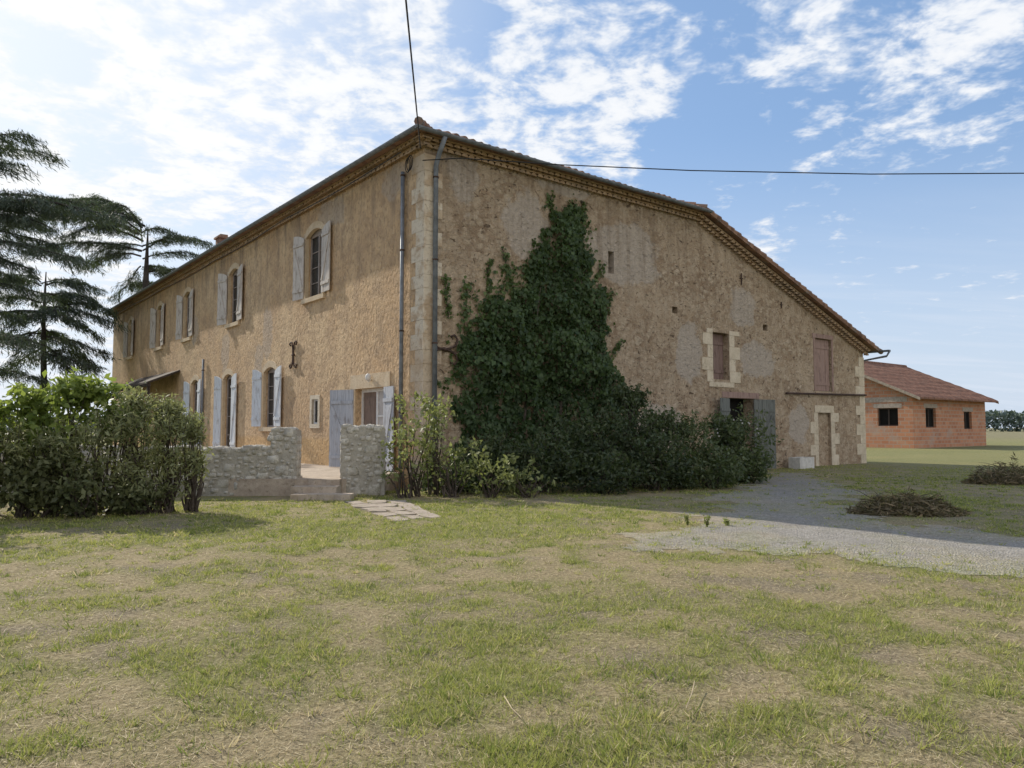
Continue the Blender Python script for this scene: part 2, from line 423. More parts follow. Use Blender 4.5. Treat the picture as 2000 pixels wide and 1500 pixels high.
# ------------------------------------------------------------------ ground
TRACK = [tuple(gnd(*p)[:2]) for p in [(1210, 1058), (1310, 1032), (1370, 1002), (1408, 968), (1450, 940), (1500, 922), (1560, 922), (1630, 945), (1680, 962), (1655, 985), (1720, 1012), (1830, 1030), (2000, 1048), (2500, 1080), (2500, 1205), (2000, 1128), (1800, 1110), (1600, 1092), (1420, 1082), (1260, 1074)]]
GREEN = [tuple(gnd(*p)[:2]) for p in [(400, 990), (700, 970), (1000, 990), (1160, 1010), (1130, 1040), (900, 1050), (620, 1060), (380, 1040)]]
DRYS = [tuple(gnd(*p)[:2]) for p in [(-200, 1095), (500, 1080), (1100, 1066), (1500, 1110), (2100, 1150), (2100, 1230), (1300, 1140), (700, 1140), (-200, 1165)]]
PATH = [gnd(*p) for p in [(668, 981), (790, 977), (868, 1013), (772, 1020)]]
def hzf(x, y):
    k = np.clip((16.5 - np.hypot(x, y)) / 5, 0, 1)
    return (fbm(x * .9 + 40, y * .9 + 40, 3) - .5) * .09 * k
def greenness(x, y):
    g = fbm(x * .6 + 11, y * .6 + 3, 3) * .45 + fbm(x * 2.6 + 50, y * 2.6 + 9, 4) * .85
    g = (g - .62) * 2.6 + .51
    g = g + .38 * np.clip(sdist(x, y, GREEN) / .6 + .5, 0, 1) - .36 * np.clip(sdist(x, y, DRYS) / .8 + .5, 0, 1)
    return np.clip(g, 0, 1)
def axis(a, b, st, far):
    l = list(np.arange(a, b, st)); s = st; x = b
    while x < far: l.append(x); s *= 1.25; x += s
    l.append(far); s = st; x = a - st; left = []
    while x > -far: left.append(x); s *= 1.25; x -= s
    left.append(-far)
    return np.array(left[::-1] + l)
gx = axis(-10, 14, .11, 2500.); gy = axis(2.5, 31, .11, 2500.)
GX, GY = np.meshgrid(gx, gy, indexing='ij')
GZ = hzf(GX, GY)
g = greenness(GX, GY)
def lerp(a, b, t): return np.array(a) * (1 - t[..., None]) + np.array(b) * t[..., None]
gcol = lerp((.43, .34, .20), (.24, .245, .085), g)
mid = np.clip((np.hypot(GX, GY) - 28) / 12, 0, 1)
gcol = gcol * (1 - mid[..., None]) + lerp((.29, .265, .11), (.17, .195, .07), fbm(GX * .12, GY * .3, 3)) * mid[..., None]
far = np.clip((np.hypot(GX, GY) - 90) / 60, 0, 1)
gcol = gcol * (1 - far[..., None]) + np.array((.215, .20, .115)) * far[..., None]
bare = np.clip((fbm(GX * 1.5 + 90, GY * 1.5 + 7, 4) - .59) * 7, 0, 1) * (1 - mid)
gcol = gcol * (1 - .7 * bare[..., None]) + np.array((.275, .225, .17)) * .7 * bare[..., None]
def grid_obj(name, z, cells, col, mat):
    ni, nj = GX.shape
    idx = np.arange(ni * nj).reshape(ni, nj)
    q = np.stack([idx[:-1, :-1], idx[1:, :-1], idx[1:, 1:], idx[:-1, 1:]], -1)[cells]
    used = np.unique(q); mp = np.full(ni * nj, -1); mp[used] = np.arange(len(used)); q = mp[q]
    P = np.stack([GX, GY, z], -1).reshape(-1, 3)[used]
    me = bpy.data.meshes.new(name)
    me.vertices.add(len(P)); me.vertices.foreach_set('co', P.reshape(-1).astype(np.float32))
    n = len(q); me.loops.add(n * 4); me.loops.foreach_set('vertex_index', q.reshape(-1).astype(np.int32))
    me.polygons.add(n); me.polygons.foreach_set('loop_start', np.arange(0, n * 4, 4, dtype=np.int32))
    me.update(calc_edges=True)
    a = me.attributes.new('col', 'FLOAT_COLOR', 'POINT'); c = np.concatenate([col.reshape(-1, 3)[used], np.ones((len(used), 1))], 1)
    a.data.foreach_set('color', c.reshape(-1).astype(np.float32))
    me.polygons.foreach_set('use_smooth', [True] * n)
    o = link(name, me, mat); o['kind'] = 'structure'; return o
allc = np.ones((len(gx) - 1, len(gy) - 1), bool)
grid_obj('ground', GZ, allc, gcol, mat_attr_ground('dry_lawn_soil'))
def trackd(x, y): return sdist(x, y, TRACK) + (fbm(x * 1.3, y * 1.3, 4) - .5) * 2.1
td = trackd(GX, GY)
tin = td > 0
tc_ = tin[:-1, :-1] & tin[1:, :-1] & tin[1:, 1:] & tin[:-1, 1:]
te = np.clip(td / 1.1, 0, 1) ** .8 * (.5 + .5 * np.clip((fbm(GX * .9 + 5, GY * .9 + 60, 4) - .32) * 3.5, 0, 1))
gr = lerp((.23, .21, .18), (.325, .30, .265), fbm(GX * 2 + 3, GY * 2, 3))
tcol = gcol * (1 - te[..., None]) + gr * te[..., None]
grid_obj('gravel_track', GZ + .005, tc_, tcol, mat_attr_ground('gravel', True))

# grass: short blades, tufts and fallen straw
PP = [tuple(p[:2]) for p in PATH]
def polar(n, r0, r1, half, e=.35):
    u = rng.random(n); r = (r0 ** e + u * (r1 ** e - r0 ** e)) ** (1 / e); a = rng.uniform(-half, half, n)
    return r * np.sin(a), r * np.cos(a)
def allowed(x, y):
    loc = (np.stack([x, y], -1) - np.array(C0[:2])) @ np.array([[D2.x, D1.x], [D2.y, D1.y]])
    t_ = trackd(x, y)
    return (t_ < rng.random(len(x)) ** 2.2 * 1.6 - .1) & ~((loc[:, 0] > -.1) & (loc[:, 1] > -.1)) & ~(pip(x, y, PP) & (rng.random(len(x)) < .85)) & ~((y > 16.6) & (x < -3.6) & (loc[:, 0] < 0))
def blades(x, y, h, wd, dx, dy, lean, col):
    n = len(x); base = np.stack([x, y, hzf(x, y) - .004], -1); a2 = rng.uniform(0, 2 * np.pi, n)
    side = np.stack([np.cos(a2), np.sin(a2), np.zeros(n)], -1) * wd[:, None] / 2
    tip = base + np.stack([dx * lean * h, dy * lean * h, h], -1)
    return np.stack([base - side, base + side, tip], 1), col
VB, CB = [], []
half = math.radians(43)
x, y = polar(260000, 3.0, 36, half); gg = greenness(x, y); tf = fbm(x * 5 + 7, y * 5 + 31, 2)
k = allowed(x, y) & (rng.random(len(x)) < .26 + .85 * gg * (.35 + 1.3 * tf)); x, y, gg, tf = x[k], y[k], gg[k], tf[k]; n = len(x); r = np.hypot(x, y)
straw = rng.random(n) > (.28 + .66 * gg); az = rng.uniform(0, 2 * np.pi, n)
h = (.018 + .03 * rng.random(n) ** 1.5) * (.6 + .8 * gg) * np.where(straw, .4, 1)
cg = lerp((.22, .255, .065), (.48, .475, .145), rng.random(n)); cs = lerp((.46, .37, .20), (.72, .61, .37), rng.random(n))
v_, c_ = blades(x, y, h, np.maximum(.006, .0011 * r) * rng.uniform(.7, 1.4, n), np.cos(az), np.sin(az), np.where(straw, rng.uniform(1.2, 4.5, n), rng.uniform(.1, 1.1, n)), np.where(straw[:, None], cs, cg)); VB.append(v_); CB.append(c_)
tx, ty = polar(23000, 3.0, 28, half, .5); tg = greenness(tx, ty)
k = allowed(tx, ty) & (rng.random(len(tx)) < .08 + .82 * tg ** 1.5); tx, ty, tg = tx[k], ty[k], tg[k]; nt_ = len(tx); M_ = 15
tsz = rng.choice([.5, .8, 1.2, 1.6], nt_, p=[.40, .36, .19, .05]) * rng.uniform(.85, 1.15, nt_); tone = rng.random(nt_); tyel = rng.random(nt_)
I_ = np.repeat(np.arange(nt_), M_); n = len(I_); az = rng.uniform(0, 2 * np.pi, n); rr = rng.random(n) ** .6 * .05 * tsz[I_]
x = tx[I_] + np.cos(az) * rr; y = ty[I_] + np.sin(az) * rr; r = np.hypot(x, y)
h = rng.uniform(.026, .062, n) * tsz[I_] ** .7
cg = lerp((.14, .205, .042), (.50, .50, .14), np.clip(tone[I_] * .8 + .2 * rng.random(n), 0, 1)); dry = rng.random(n) < .08 + .45 * (tyel[I_] > .80)
cg = np.where(dry[:, None], lerp((.46, .38, .2), (.70, .60, .36), rng.random(n)), cg)
v_, c_ = blades(x, y, h, np.maximum(.0075, .0012 * r) * rng.uniform(.7, 1.3, n) * np.sqrt(tsz[I_]), np.cos(az), np.sin(az), rng.uniform(.3, 1.4, n), cg); VB.append(v_); CB.append(c_)
x, y = polar(55000, 3.0, 20, half, .4); k = allowed(x, y) & (rng.random(len(x)) > .8 * greenness(x, y)); x, y = x[k], y[k]; n = len(x); az = rng.uniform(0, 6.28, n); r = np.hypot(x, y)
b = np.stack([x, y, hzf(x, y) + .006 + .012 * rng.random(n)], -1); ln = rng.uniform(.025, .09, n); d = np.stack([np.cos(az) * ln, np.sin(az) * ln, rng.normal(0, .008, n)], -1)
s_ = np.stack([-np.sin(az), np.cos(az), np.zeros(n)], -1) * np.maximum(.005, .0009 * r)[:, None]
VB.append(np.stack([b - s_ / 2, b + s_ / 2, b + d], 1)); CB.append(lerp((.32, .25, .145), (.78, .67, .44), rng.random(n)))
go = np_mesh('grass', np.concatenate(VB), mat_blade(), None, None, np.concatenate(CB))
go['kind'] = 'stuff'; go['label'] = 'short mown grass with dry straw patches across the lawn'; go['category'] = 'grass'

# ------------------------------------------------------------------ farmhouse
L = 39.2; XR = 23.3; XB = 11.4; OV = .45; ZE = 9.27; PIT = .30; PB = .336
fh = thing('farmhouse', 'long two storey ochre rendered farmhouse with low tiled roof and open shutters', 'farmhouse', tuple(C0), ANG)
def ztopR(t): return ZE - .06 if t <= XB else ZE - .10 - PB * (t - XB)

def make_wall(name, ax, U, ztop, ops, mat, brk=()):
    mb = MB()
    P = (lambda u, z, o=0: (o, u, z)) if ax == 'L' else (lambda u, z, o=0: (u, o, z))
    us = sorted(set([0, U] + list(brk) + [q for o in ops for q in (o[0], o[1])]))
    for a, b in zip(us[:-1], us[1:]):
        m = (a + b) / 2
        oo = sorted([o for o in ops if o[0] < m < o[1]], key=lambda o: o[2]); z = -.4
        for o in oo:
            mb.quad(P(a, z), P(b, z), P(b, o[2]), P(a, o[2])); z = o[3]
        mb.quad(P(a, z), P(b, z), P(b, ztop(b - 1e-4)), P(a, ztop(a + 1e-4)))
    for (a, b, z0, z1, dp) in ops:
        mb.quad(P(a, z0), P(a, z1), P(a, z1, dp), P(a, z0, dp)); mb.quad(P(b, z0), P(b, z1), P(b, z1, dp), P(b, z0, dp))
        mb.quad(P(a, z1), P(b, z1), P(b, z1, dp), P(a, z1, dp)); mb.quad(P(a, z0), P(b, z0), P(b, z0, dp), P(a, z0, dp))
    return mb.build(name, mat, fh)

UZ0, UZ1 = 5.95, 8.25
def cen(px): return hitX(px, 600)[0]
upper = [(cen(613), 1.38), (cen(456), 1.28), (cen(366), 1.2), (cen(313), 1.15), (cen(257), 1.1)]
lowA = (cen(530), 1.28, 1.62, 3.85); lowB = (cen(449), 1.25, .5, 3.85); lowC = (cen(385), 1.25, .5, 3.85)
d0 = hitX(752, 800)[0]; d1_ = hitX(694, 800)[0]
FLOOR = .40
DZ1 = hitX(722, 758)[1]
sw0 = hitX(622, 800)[0]; sw1 = hitX(610, 800)[0]; swz0 = hitX(616, 828)[1]; swz1 = hitX(616, 780)[1]
opsL = [(c - w_ / 2, c + w_ / 2, UZ0, UZ1, .3) for c, w_ in upper] + [(c - w_ / 2, c + w_ / 2, a, b, .3) for c, w_, a, b in (lowA, lowB, lowC)] + [(d0, d1_, FLOOR, DZ1, .4), (sw0, sw1, swz0, swz1, .2)]
make_wall('front_wall', 'L', L, lambda s: ZE - .06, opsL, m_front)

def rectR(x0, y0, x1, y1):
    xm, ym = (x0 + x1) / 2, (y0 + y1) / 2
    return [hitY(x0, ym)[0], hitY(x1, ym)[0], hitY(xm, y1)[1], hitY(xm, y0)[1]]
w1 = rectR(1392, 650, 1424, 741); w2 = rectR(1592, 662, 1624, 764)
bd = rectR(1424, 778, 1474, 905); bd[2] = 0
ni = rectR(1598, 806, 1623, 905); ni[2] = 0.02
slot = rectR(1188, 491, 1199, 534)
holes = [rectR(1313, 599, 1323, 612), rectR(1182, 604, 1192, 616), rectR(1490, 634, 1499, 646), rectR(1004, 560, 1010, 568)]
opsR = [tuple(w1) + (.35,), tuple(w2) + (.3,), tuple(bd) + (.5,), tuple(ni) + (.12,), tuple(slot) + (.35,)] + [tuple(h) + (.25,) for h in holes]
make_wall('gable_wall', 'R', XR, ztopR, opsR, m_gable, (XB,))
mb = MB()
mb.quad((XR, 0, -.3), (XR, L, -.3), (XR, L, ztopR(XR)), (XR, 0, ztopR(XR)))
mb.add([(0, L, -.3), (XR, L, -.3), (XR, L, ztopR(XR)), (XB, L, ZE - .1), (0, L, ZE - .06)], [[0, 1, 2, 3, 4]])
mb.build('rear_wall', m_gable, fh)

# roof of canal tiles
PER = .27
def wave(u, per=PER, amp=.085):
    p = (u / per) % 1.0
    return amp * abs(math.sin(math.pi * p)) ** .8 * (1 + .15 * math.sin(math.floor(u / per) * 12.9898)) + .018 * math.sin(math.floor(u / per) * 7.1)
mb = MB()
xr = (XB - OV) / 2; ST = PER / 6
def strip(rows, drop):
    b = len(mb.v)
    for p, q, e in rows: mb.v += [Vector(p), Vector(q), Vector(e)]
    for i in range(len(rows) - 1):
        a = b + i * 3; c = a + 3
        mb.f += [[a, c, c + 1, a + 1], [a, a + 2, c + 2, c]]
rows = []; u = -OV
while u < L + OV:
    xe = max(-OV, min(xr, u, L - u)); wv = wave(u)
    rows.append(((-OV - .06, u, ZE + wv - .018), (xe, u, ZE + PIT * (xe + OV) + wv), (-OV - .06, u, ZE - .05))); u += ST
strip(rows, 1)
rows = []; u = -OV
while u < XB:
    ye = max(-OV, min(u, XB - OV - u)); wv = wave(u)
    rows.append(((u, -OV - .06, ZE + wv - .018), (u, ye, ZE + PIT * (ye + OV) + wv), (u, -OV - .06, ZE - .05))); u += ST
strip(rows, 1)
rows = []; u = -OV
while u < L + OV:
    xs = min(XB, max(xr, XB - OV - u)) ; wv = wave(u)
    rows.append(((XB, u, ZE + wv), (xs, u, ZE + PIT * (XB - xs) + wv), (XB, u, ZE + wv))); u += ST
strip(rows, 0)
rows = []; u = -OV
while u < L + OV:
    wv = wave(u)
    rows.append(((XR + .5, u, ZE - PB * (XR + .5 - XB) + wv), (XB, u, ZE + wv), (XR + .5, u, ZE - PB * (XR + .5 - XB) - .05))); u += ST
strip(rows, 0)
mb.quad((-OV, -OV, ZE - .03), (0.1, -OV, ZE - .03), (0.1, L, ZE - .03), (-OV, L, ZE - .03))
mb.quad((.1, -OV, ZE - .03), (XB, -OV, ZE - .03), (XB, .1, ZE - .03), (.1, .1, ZE - .03))
zl = ZE - PB * (XR + .5 - XB)
mb.quad((XB, -OV, ZE - .05), (XR + .5, -OV, zl - .05), (XR + .5, .1, zl - .05), (XB, .1, ZE - .05))
mb.quad((XR, 0, zl - .05), (XR + .5, 0, zl - .05), (XR + .5, L, zl - .05), (XR, L, zl - .05))
x = XB - .1
while x < XR + .45:
    z0 = ZE - PB * (x - XB); z1 = ZE - PB * (x + .42 - XB); r0 = .085 + R.uniform(-.012, .012)
    mb.tube([(x, -OV + .02 + R.uniform(-.015, .015), z0 + .02), (x + .44, -OV + .02, z1 + .045)], [r0, r0 + .022], 8); x += .40
mb.quad((XB, -OV - .05, ZE + .03), (XR + .5, -OV - .05, zl + .03), (XR + .5, -OV - .05, zl - .07), (XB, -OV - .05, ZE - .07))
roof = mb.build('roof', m_tile, fh)
mb = MB()
def caps(a, b):
    a, b = Vector(a), Vector(b); n_ = int((b - a).length / .4); d = (b - a) / n_
    for i in range(n_):
        p = a + d * i; q = a + d * (i + 1.08); r0 = .13 + R.uniform(-.01, .01)
        mb.tube([p + Vector((0, 0, .07)), q + Vector((0, 0, .05))], [r0, r0 - .025], 8)
zr = ZE + PIT * (xr + OV)
caps((-OV - .05, -OV - .05, ZE + .05), (xr, xr, zr)); caps((XB, -OV, ZE + .02), (xr, xr, zr)); caps((xr, xr, zr), (xr, L - xr, zr))
mb.build('ridge_cap', m_tile, roof)
cy, cz = hitX(432, 462, 2.5)
mb = MB(); mb.box(2.3, 2.9, cy - .3, cy + .3, ZE, cz - .15); mb.box(2.22, 2.98, cy - .38, cy + .38, cz - .15, cz - .05)
mb.box(2.4, 2.8, cy - .2, cy + .2, cz - .05, cz + .10)
mb.build('chimney', m_tile, roof)

# genoise cornice
mb = MB()
def scallops(P, U0, U1, ztop, rows):
    for (out, dz, hgt, off) in rows:
        u = U0 + off; step = .225
        while u < U1:
            r = .105; zt = ztop(u) - dz; b = len(mb.v); jit = R.uniform(-.02, .02)
            nn = 6; ring = []
            for k in range(nn + 1):
                a = math.pi * k / nn
                ring.append((u + r * math.cos(a), -hgt + hgt * math.sin(a)))
            for o in (0.0, out + jit):
                for (uu, dzz) in ring: mb.v.append(Vector(P(uu, zt + dzz, o)))
            for k in range(nn): mb.f.append([b + k, b + k + 1, b + nn + 1 + k + 1, b + nn + 1 + k])
            mb.f.append([b + nn + 1 + k for k in range(nn + 1)])
            u += step
        n_ = 24
        for i in range(n_):
            a = U0 + (U1 - U0) * i / n_; c = U0 + (U1 - U0) * (i + 1) / n_
            za, zc = ztop(a + 1e-3) - dz, ztop(c - 1e-3) - dz; o = out - .005
            mb.hexa([P(a, za, -.01), P(c, zc, -.01), P(c, zc, o), P(a, za, o), P(a, za + .05, -.01), P(c, zc + .05, -.01), P(c, zc + .05, o), P(a, za + .05, o)])
PLf = lambda u, z, o=0: (-o, u, z)
PRf = lambda u, z, o=0: (u, -o, z)
rows_ = [(.27, .09, .09, 0), (.13, .215, .09, .12)]
scallops(PLf, -.27, L, lambda u: ZE - .0, rows_)
scallops(PRf, -.27, XB, lambda u: ZE - .0, rows_)
scallops(PRf, XB, XR + .2, lambda u: ZE - .05 - PB * (u - XB), rows_)
mb.build('cornice', m_gen, fh)

def half_gutter(a, b, r=.08):
    mb = MB(); a, b = Vector(a), Vector(b); d = (b - a).normalized(); s = d.cross(Vector((0, 0, 1))); n_ = 8
    for p in (a, b):
        for k in range(n_ + 1):
            w_ = math.pi * k / n_; mb.v.append(p + s * r * math.cos(w_) - Vector((0, 0, 1)) * r * math.sin(w_))
    for k in range(n_): mb.f.append([k, k + 1, n_ + 2 + k, n_ + 1 + k])
    mb.f.append(list(range(n_ + 1))); mb.f.append(list(range(n_ + 1, 2 * n_ + 2)))
    return mb.build('gutter', m_zinc, fh, smooth=False)
half_gutter((-OV - .12, -OV - .18, ZE - .03), (-OV - .12, L + .3, ZE - .03))
half_gutter((-OV - .18, -OV - .12, ZE - .032), (XB + .1, -OV - .12, ZE - .032))
half_gutter((XR + .55, -OV - .5, zl - .02), (XR + .55, L, zl - .02), .09)

def downpipe(pts, r, mat, br):
    mb = MB(); mb.tube(pts, r, 10)
    o = mb.build('downpipe', mat, fh, smooth=True)
    for p in br:
        m2 = MB(); m2.tube([(p[0], p[1], p[2] - .02), (p[0], p[1], p[2] + .02)], r + .014, 10)
        m2.build('bracket', m_iron, o)
sL = hitX(791, 500)[0]
zt = hitX(797, 335)[1]; zb = hitX(786, 782)[1]
downpipe([(-.09, sL, FLOOR + .1), (-.09, sL, zt)], .055, m_zinc, [(-.09, sL, z) for z in (2.0, 4.2, 6.4, zt - .1)])
tR = hitY(846, 500)[0]
downpipe([(tR, -.11, .1), (tR, -.11, ZE - .75), (tR - .01, -.30, ZE - .45), (tR - .01, -OV - .12, ZE - .1)], .065, m_zinc, [(tR, -.11, z) for z in (1.5, 3.8, 6.0, 8.2)])
sC = cen(403)
downpipe([(-.08, sC, .45), (-.08, sC, 4.7)], .05, m_zinc, [(-.08, sC, z) for z in (2.2, 4.2)])
mb = MB(); mb.tube([(XR + .55, -OV - .5, zl - .06), (XR + .55, -OV - .35, zl - .3), (XR + .2, 1.2, zl - .6), (XR + .1, 1.3, .1)], .05, 8); mb.build('downpipe', m_zinc, fh, smooth=True)

# quoins, partly plastered over
def mat_quoin():
    t = NT('render_washed_quoin'); v = t.obj()
    c = t.mix(t.mr(t.noise(v, 1.2, 4, .65), .35, .65), (.44, .32, .215), (.56, .44, .31))
    z = t.n('ShaderNodeSeparateXYZ', {0: v}).outputs[2]
    k = t.math('MULTIPLY', t.mr(z, 3.2, 4.5), t.mr(z, 8.6, 7.8))
    c = t.mix(t.math('MULTIPLY', t.mr(t.noise(v, 1.6, 4, .6), .40, .52), t.math('ADD', t.math('MULTIPLY', k, .55), .3)), c, (.69, .61, .49))
    n9 = t.noise(v, 8, 5, .75, .5)
    c = t.mix(t.mr(n9, .54, .68, 0, .7), c, (.25, .18, .125))
    t.set('Base Color', c); t.set('Normal', t.bump(n9, .9, .05)); return t.m
mb = MB(); z = .0; i = 0
while z < ZE - .55:
    h = R.uniform(.34, .46); a, b = ((.62, .34) if i % 2 else (.4, .55)); e = .012 + R.uniform(0, .008); z1 = min(z + h - .008, ZE - .45)
    mb.box(-e, b, -e, a, z, z1); z += h; i += 1
mb.build('quoin', mat_quoin(), fh)
mb = MB(); z = .0; i = 0
while z < 4.5:
    h = R.uniform(.34, .5); a = .8 if i % 2 else .45; mb.box(XR - a, XR + .02, -.02 - R.uniform(0, .008), .3, z, z + h - .01); z += h; i += 1
mb.build('quoin', m_lime, fh)

# windows of the front
def shutter(parent, hinge, wd, h, rot, mat, side, arch=.0, npl=4):
    mb = MB(); pw = wd / npl
    for i in range(npl):
        a = i * pw + .003; b = (i + 1) * pw - .003; t = R.uniform(-.002, .002)
        za = h - arch * (1 - a / wd) ** 2; zb_ = h - arch * (1 - b / wd) ** 2
        mb.hexa([(a, -.016 + t, 0), (b, -.016 + t, 0), (b, .016 + t, 0), (a, .016 + t, 0), (a, -.016 + t, za), (b, -.016 + t, zb_), (b, .016 + t, zb_), (a, .016 + t, za)])
    y0, y1 = (.018, .045) if side > 0 else (-.045, -.018)
    for zc in (h * .13, h * .84): mb.box(.02, wd - .02, y0, y1, zc - .05, zc + .05)
    mb.hexa([(.03, y0, h * .18), (.13, y0, h * .18), (.13, y1, h * .18), (.03, y1, h * .18), (wd - .13, y0, h * .79), (wd - .03, y0, h * .79), (wd - .03, y1, h * .79), (wd - .13, y1, h * .79)])
    return mb.build('shutter', mat, parent, matrix=Matrix.Translation(Vector(hinge)) @ Matrix.Rotation(rot, 4, 'Z'))

def front_window(c, wd, z0, z1, smat, aL, aR, sw, sill=True):
    a, b = c - wd / 2, c + wd / 2
    mb = MB(); x0, x1 = .16, .22; f = .06
    mb.box(x0, x1, a, a + f, z0, z1); mb.box(x0, x1, b - f, b, z0, z1); mb.box(x0, x1, a + f, b - f, z0, z0 + f); mb.box(x0, x1, a + f, b - f, z1 - .2, z1)
    mb.box(x0 - .01, x1, c - .04, c + .04, z0 + f, z1 - .2)
    for q in (1, 2, 3):
        zz_ = z0 + (z1 - .2 - z0) * q / 4; mb.box(x0 + .015, x1 - .01, a + f, b - f, zz_ - .013, zz_ + .013)
    w_ = mb.build('window', m_frame, fh)
    mb = MB(); mb.quad((.2, a, z0), (.2, b, z0), (.2, b, z1), (.2, a, z1)); mb.build('pane', m_glass, w_)
    mb = MB(); t = .17; pr = -.022
    mb.box(pr, .10, a - t, a + .002, z0, z1 - .2); mb.box(pr, .10, b - .002, b + t, z0, z1 - .2)
    n_ = 8; pts = []
    for k in range(n_ + 1):
        q = k / n_; y = a + (b - a) * q; pts.append((y, z1 - .2 + .19 * (1 - (2 * q - 1) ** 2)))
    for k in range(n_):
        (y0, za), (y1, zb_) = pts[k], pts[k + 1]
        mb.hexa([(pr, y0, za), (pr, y1, zb_), (.12, y1, zb_), (.12, y0, za), (pr, y0, za + .24), (pr, y1, zb_ + .24), (.12, y1, zb_ + .24), (.12, y0, za + .24)])
    mb.box(pr, .1, a - t, a, z1 - .2, z1 - .02); mb.box(pr, .1, b, b + t, z1 - .2, z1 - .02)
    mb.build('surround', m_trim, w_)
    if sill:
        mb = MB(); mb.box(-.09, .2, a - .2, b + .2, z0 - .16, z0 - .003); mb.build('sill', m_trim, w_)
    h = z1 - z0 - .06
    shutter(w_, (-.07, b + .03, z0 + .02), sw, h, math.atan2(math.cos(aL), -math.sin(aL)), smat, 1, .17)
    shutter(w_, (-.07, a - .03, z0 + .02), sw, h, math.atan2(-math.cos(aR), -math.sin(aR)), smat, -1, .17)
    return w_
an = [(7, 3), (14, 4), (10, 3), (12, 4), (8, 5)]
for (c, wd), (q1, q2) in zip(upper, an):
    front_window(c, wd, UZ0, UZ1, m_wgrey, math.radians(q1), math.radians(q2), .69 if wd > 1.2 else .62)
front_window(*lowA, m_wblue, math.radians(10), math.radians(3), .66)
front_window(*lowB, m_wblue, math.radians(9), math.radians(2), .64, sill=False)
front_window(*lowC, m_wblue, math.radians(9), math.radians(5), .62, sill=False)
mb = MB(); t = .14
mb.box(-.03, .05, sw0 - t, sw1 + t, swz1, swz1 + t); mb.box(-.03, .05, sw0 - t, sw1 + t, swz0 - t, swz0); mb.box(-.03, .05, sw0 - t, sw0, swz0, swz1); mb.box(-.03, .05, sw1, sw1 + t, swz0, swz1)
swn = mb.build('window', m_lime, fh)
mb = MB(); mb.quad((.08, sw0, swz0), (.08, sw1, swz0), (.08, sw1, swz1), (.08, sw0, swz1)); mb.build('pane', m_glass, swn)
mb = MB(); mb.box(.05, .09, sw0, sw0 + .05, swz0, swz1); mb.box(.05, .09, sw1 - .05, sw1, swz0, swz1); mb.box(.05, .09, sw0 + .05, sw1 - .05, swz0, swz0 + .05); mb.box(.05, .09, sw0 + .05, sw1 - .05, swz1 - .05, swz1); mb.build('frame', m_white, swn)
# entrance: lintel, jambs, leaves
mb = MB(); mb.box(-.03, .2, d0 - .3, d1_ + .3, DZ1 + .003, DZ1 + .42); mb.build('lintel', m_trim, fh)
mb = MB(); mb.box(-.028, .2, d0 - .24, d0 - .001, FLOOR, DZ1); mb.build('door_jamb', m_trim, fh)
mb = MB(); mb.box(-.028, .2, d1_ + .001, d1_ + .24, FLOOR, DZ1); mb.build('door_jamb', m_trim, fh)
mb = MB()
mm = (d0 + d1_) / 2
mb.box(.20, .26, d0, d0 + .09, FLOOR, DZ1); mb.box(.20, .26, d1_ - .09, d1_, FLOOR, DZ1); mb.box(.20, .26, d0 + .09, d1_ - .09, DZ1 - .1, DZ1)
mb.box(.21, .25, d0 + .09, mm, FLOOR, FLOOR + .85); mb.box(.21, .25, d0 + .09, d0 + .2, FLOOR + .85, DZ1 - .1); mb.box(.21, .25, mm - .11, mm, FLOOR + .85, DZ1 - .1)
mb.box(.21, .25, d0 + .2, mm - .11, FLOOR + 1.5, FLOOR + 1.56)
dr = mb.build('door', m_white, fh)
mb = MB(); mb.quad((.23, d0, FLOOR + .85), (.23, mm, FLOOR + .85), (.23, mm, DZ1), (.23, d0, DZ1)); mb.build('pane', simple('net_curtain_glass', (.46, .42, .39), .2, 2, .3, 0), dr)
mb = MB(); mb.box(.24, .28, mm, d1_, FLOOR, DZ1); mb.box(.225, .24, mm + .12, d1_ - .18, FLOOR + .2, FLOOR + .9); mb.box(.225, .24, mm + .12, d1_ - .18, FLOOR + 1.05, DZ1 - .25); mb.build('inner_leaf', m_wbrn, dr)
mb = MB(); mb.quad((.39, d0, FLOOR), (.39, d1_, FLOOR), (.39, d1_, DZ1), (.39, d0, DZ1)); mb.build('dark_opening', m_dark, dr)
mb = MB(); mb.tube([(.21, mm - .05, FLOOR + 1.0), (.15, mm - .05, FLOOR + 1.0), (.15, mm - .17, FLOOR + 1.0)], .012, 6); mb.build('handle', m_iron, dr)
lw = (d1_ - d0) / 2
qa = math.radians(24)
shutter(dr, (-.05, d1_ + .02, FLOOR + .02), lw, DZ1 - FLOOR - .03, math.atan2(math.cos(qa), -math.sin(qa)), m_wdoor, 1, 0, 6)
qa = math.radians(6)
shutter(dr, (-.05, d0 - .02, FLOOR + .02), lw * .75, DZ1 - FLOOR - .03, math.atan2(-math.cos(qa), -math.sin(qa)), m_wdoor, -1, 0, 5)
ly, lz = hitX(727, 737)
mb = MB(); mb.rock((-.13, ly, lz), (.085, .085, .11), 1, 0); mb.tube([(-.01, ly, lz - .05), (-.13, ly, lz - .13)], .02, 6); mb.tube([(-.0, ly, lz - .06), (-.02, ly, lz - .06)], .06, 8)
mb.build('lamp', m_white, fh, smooth=True)
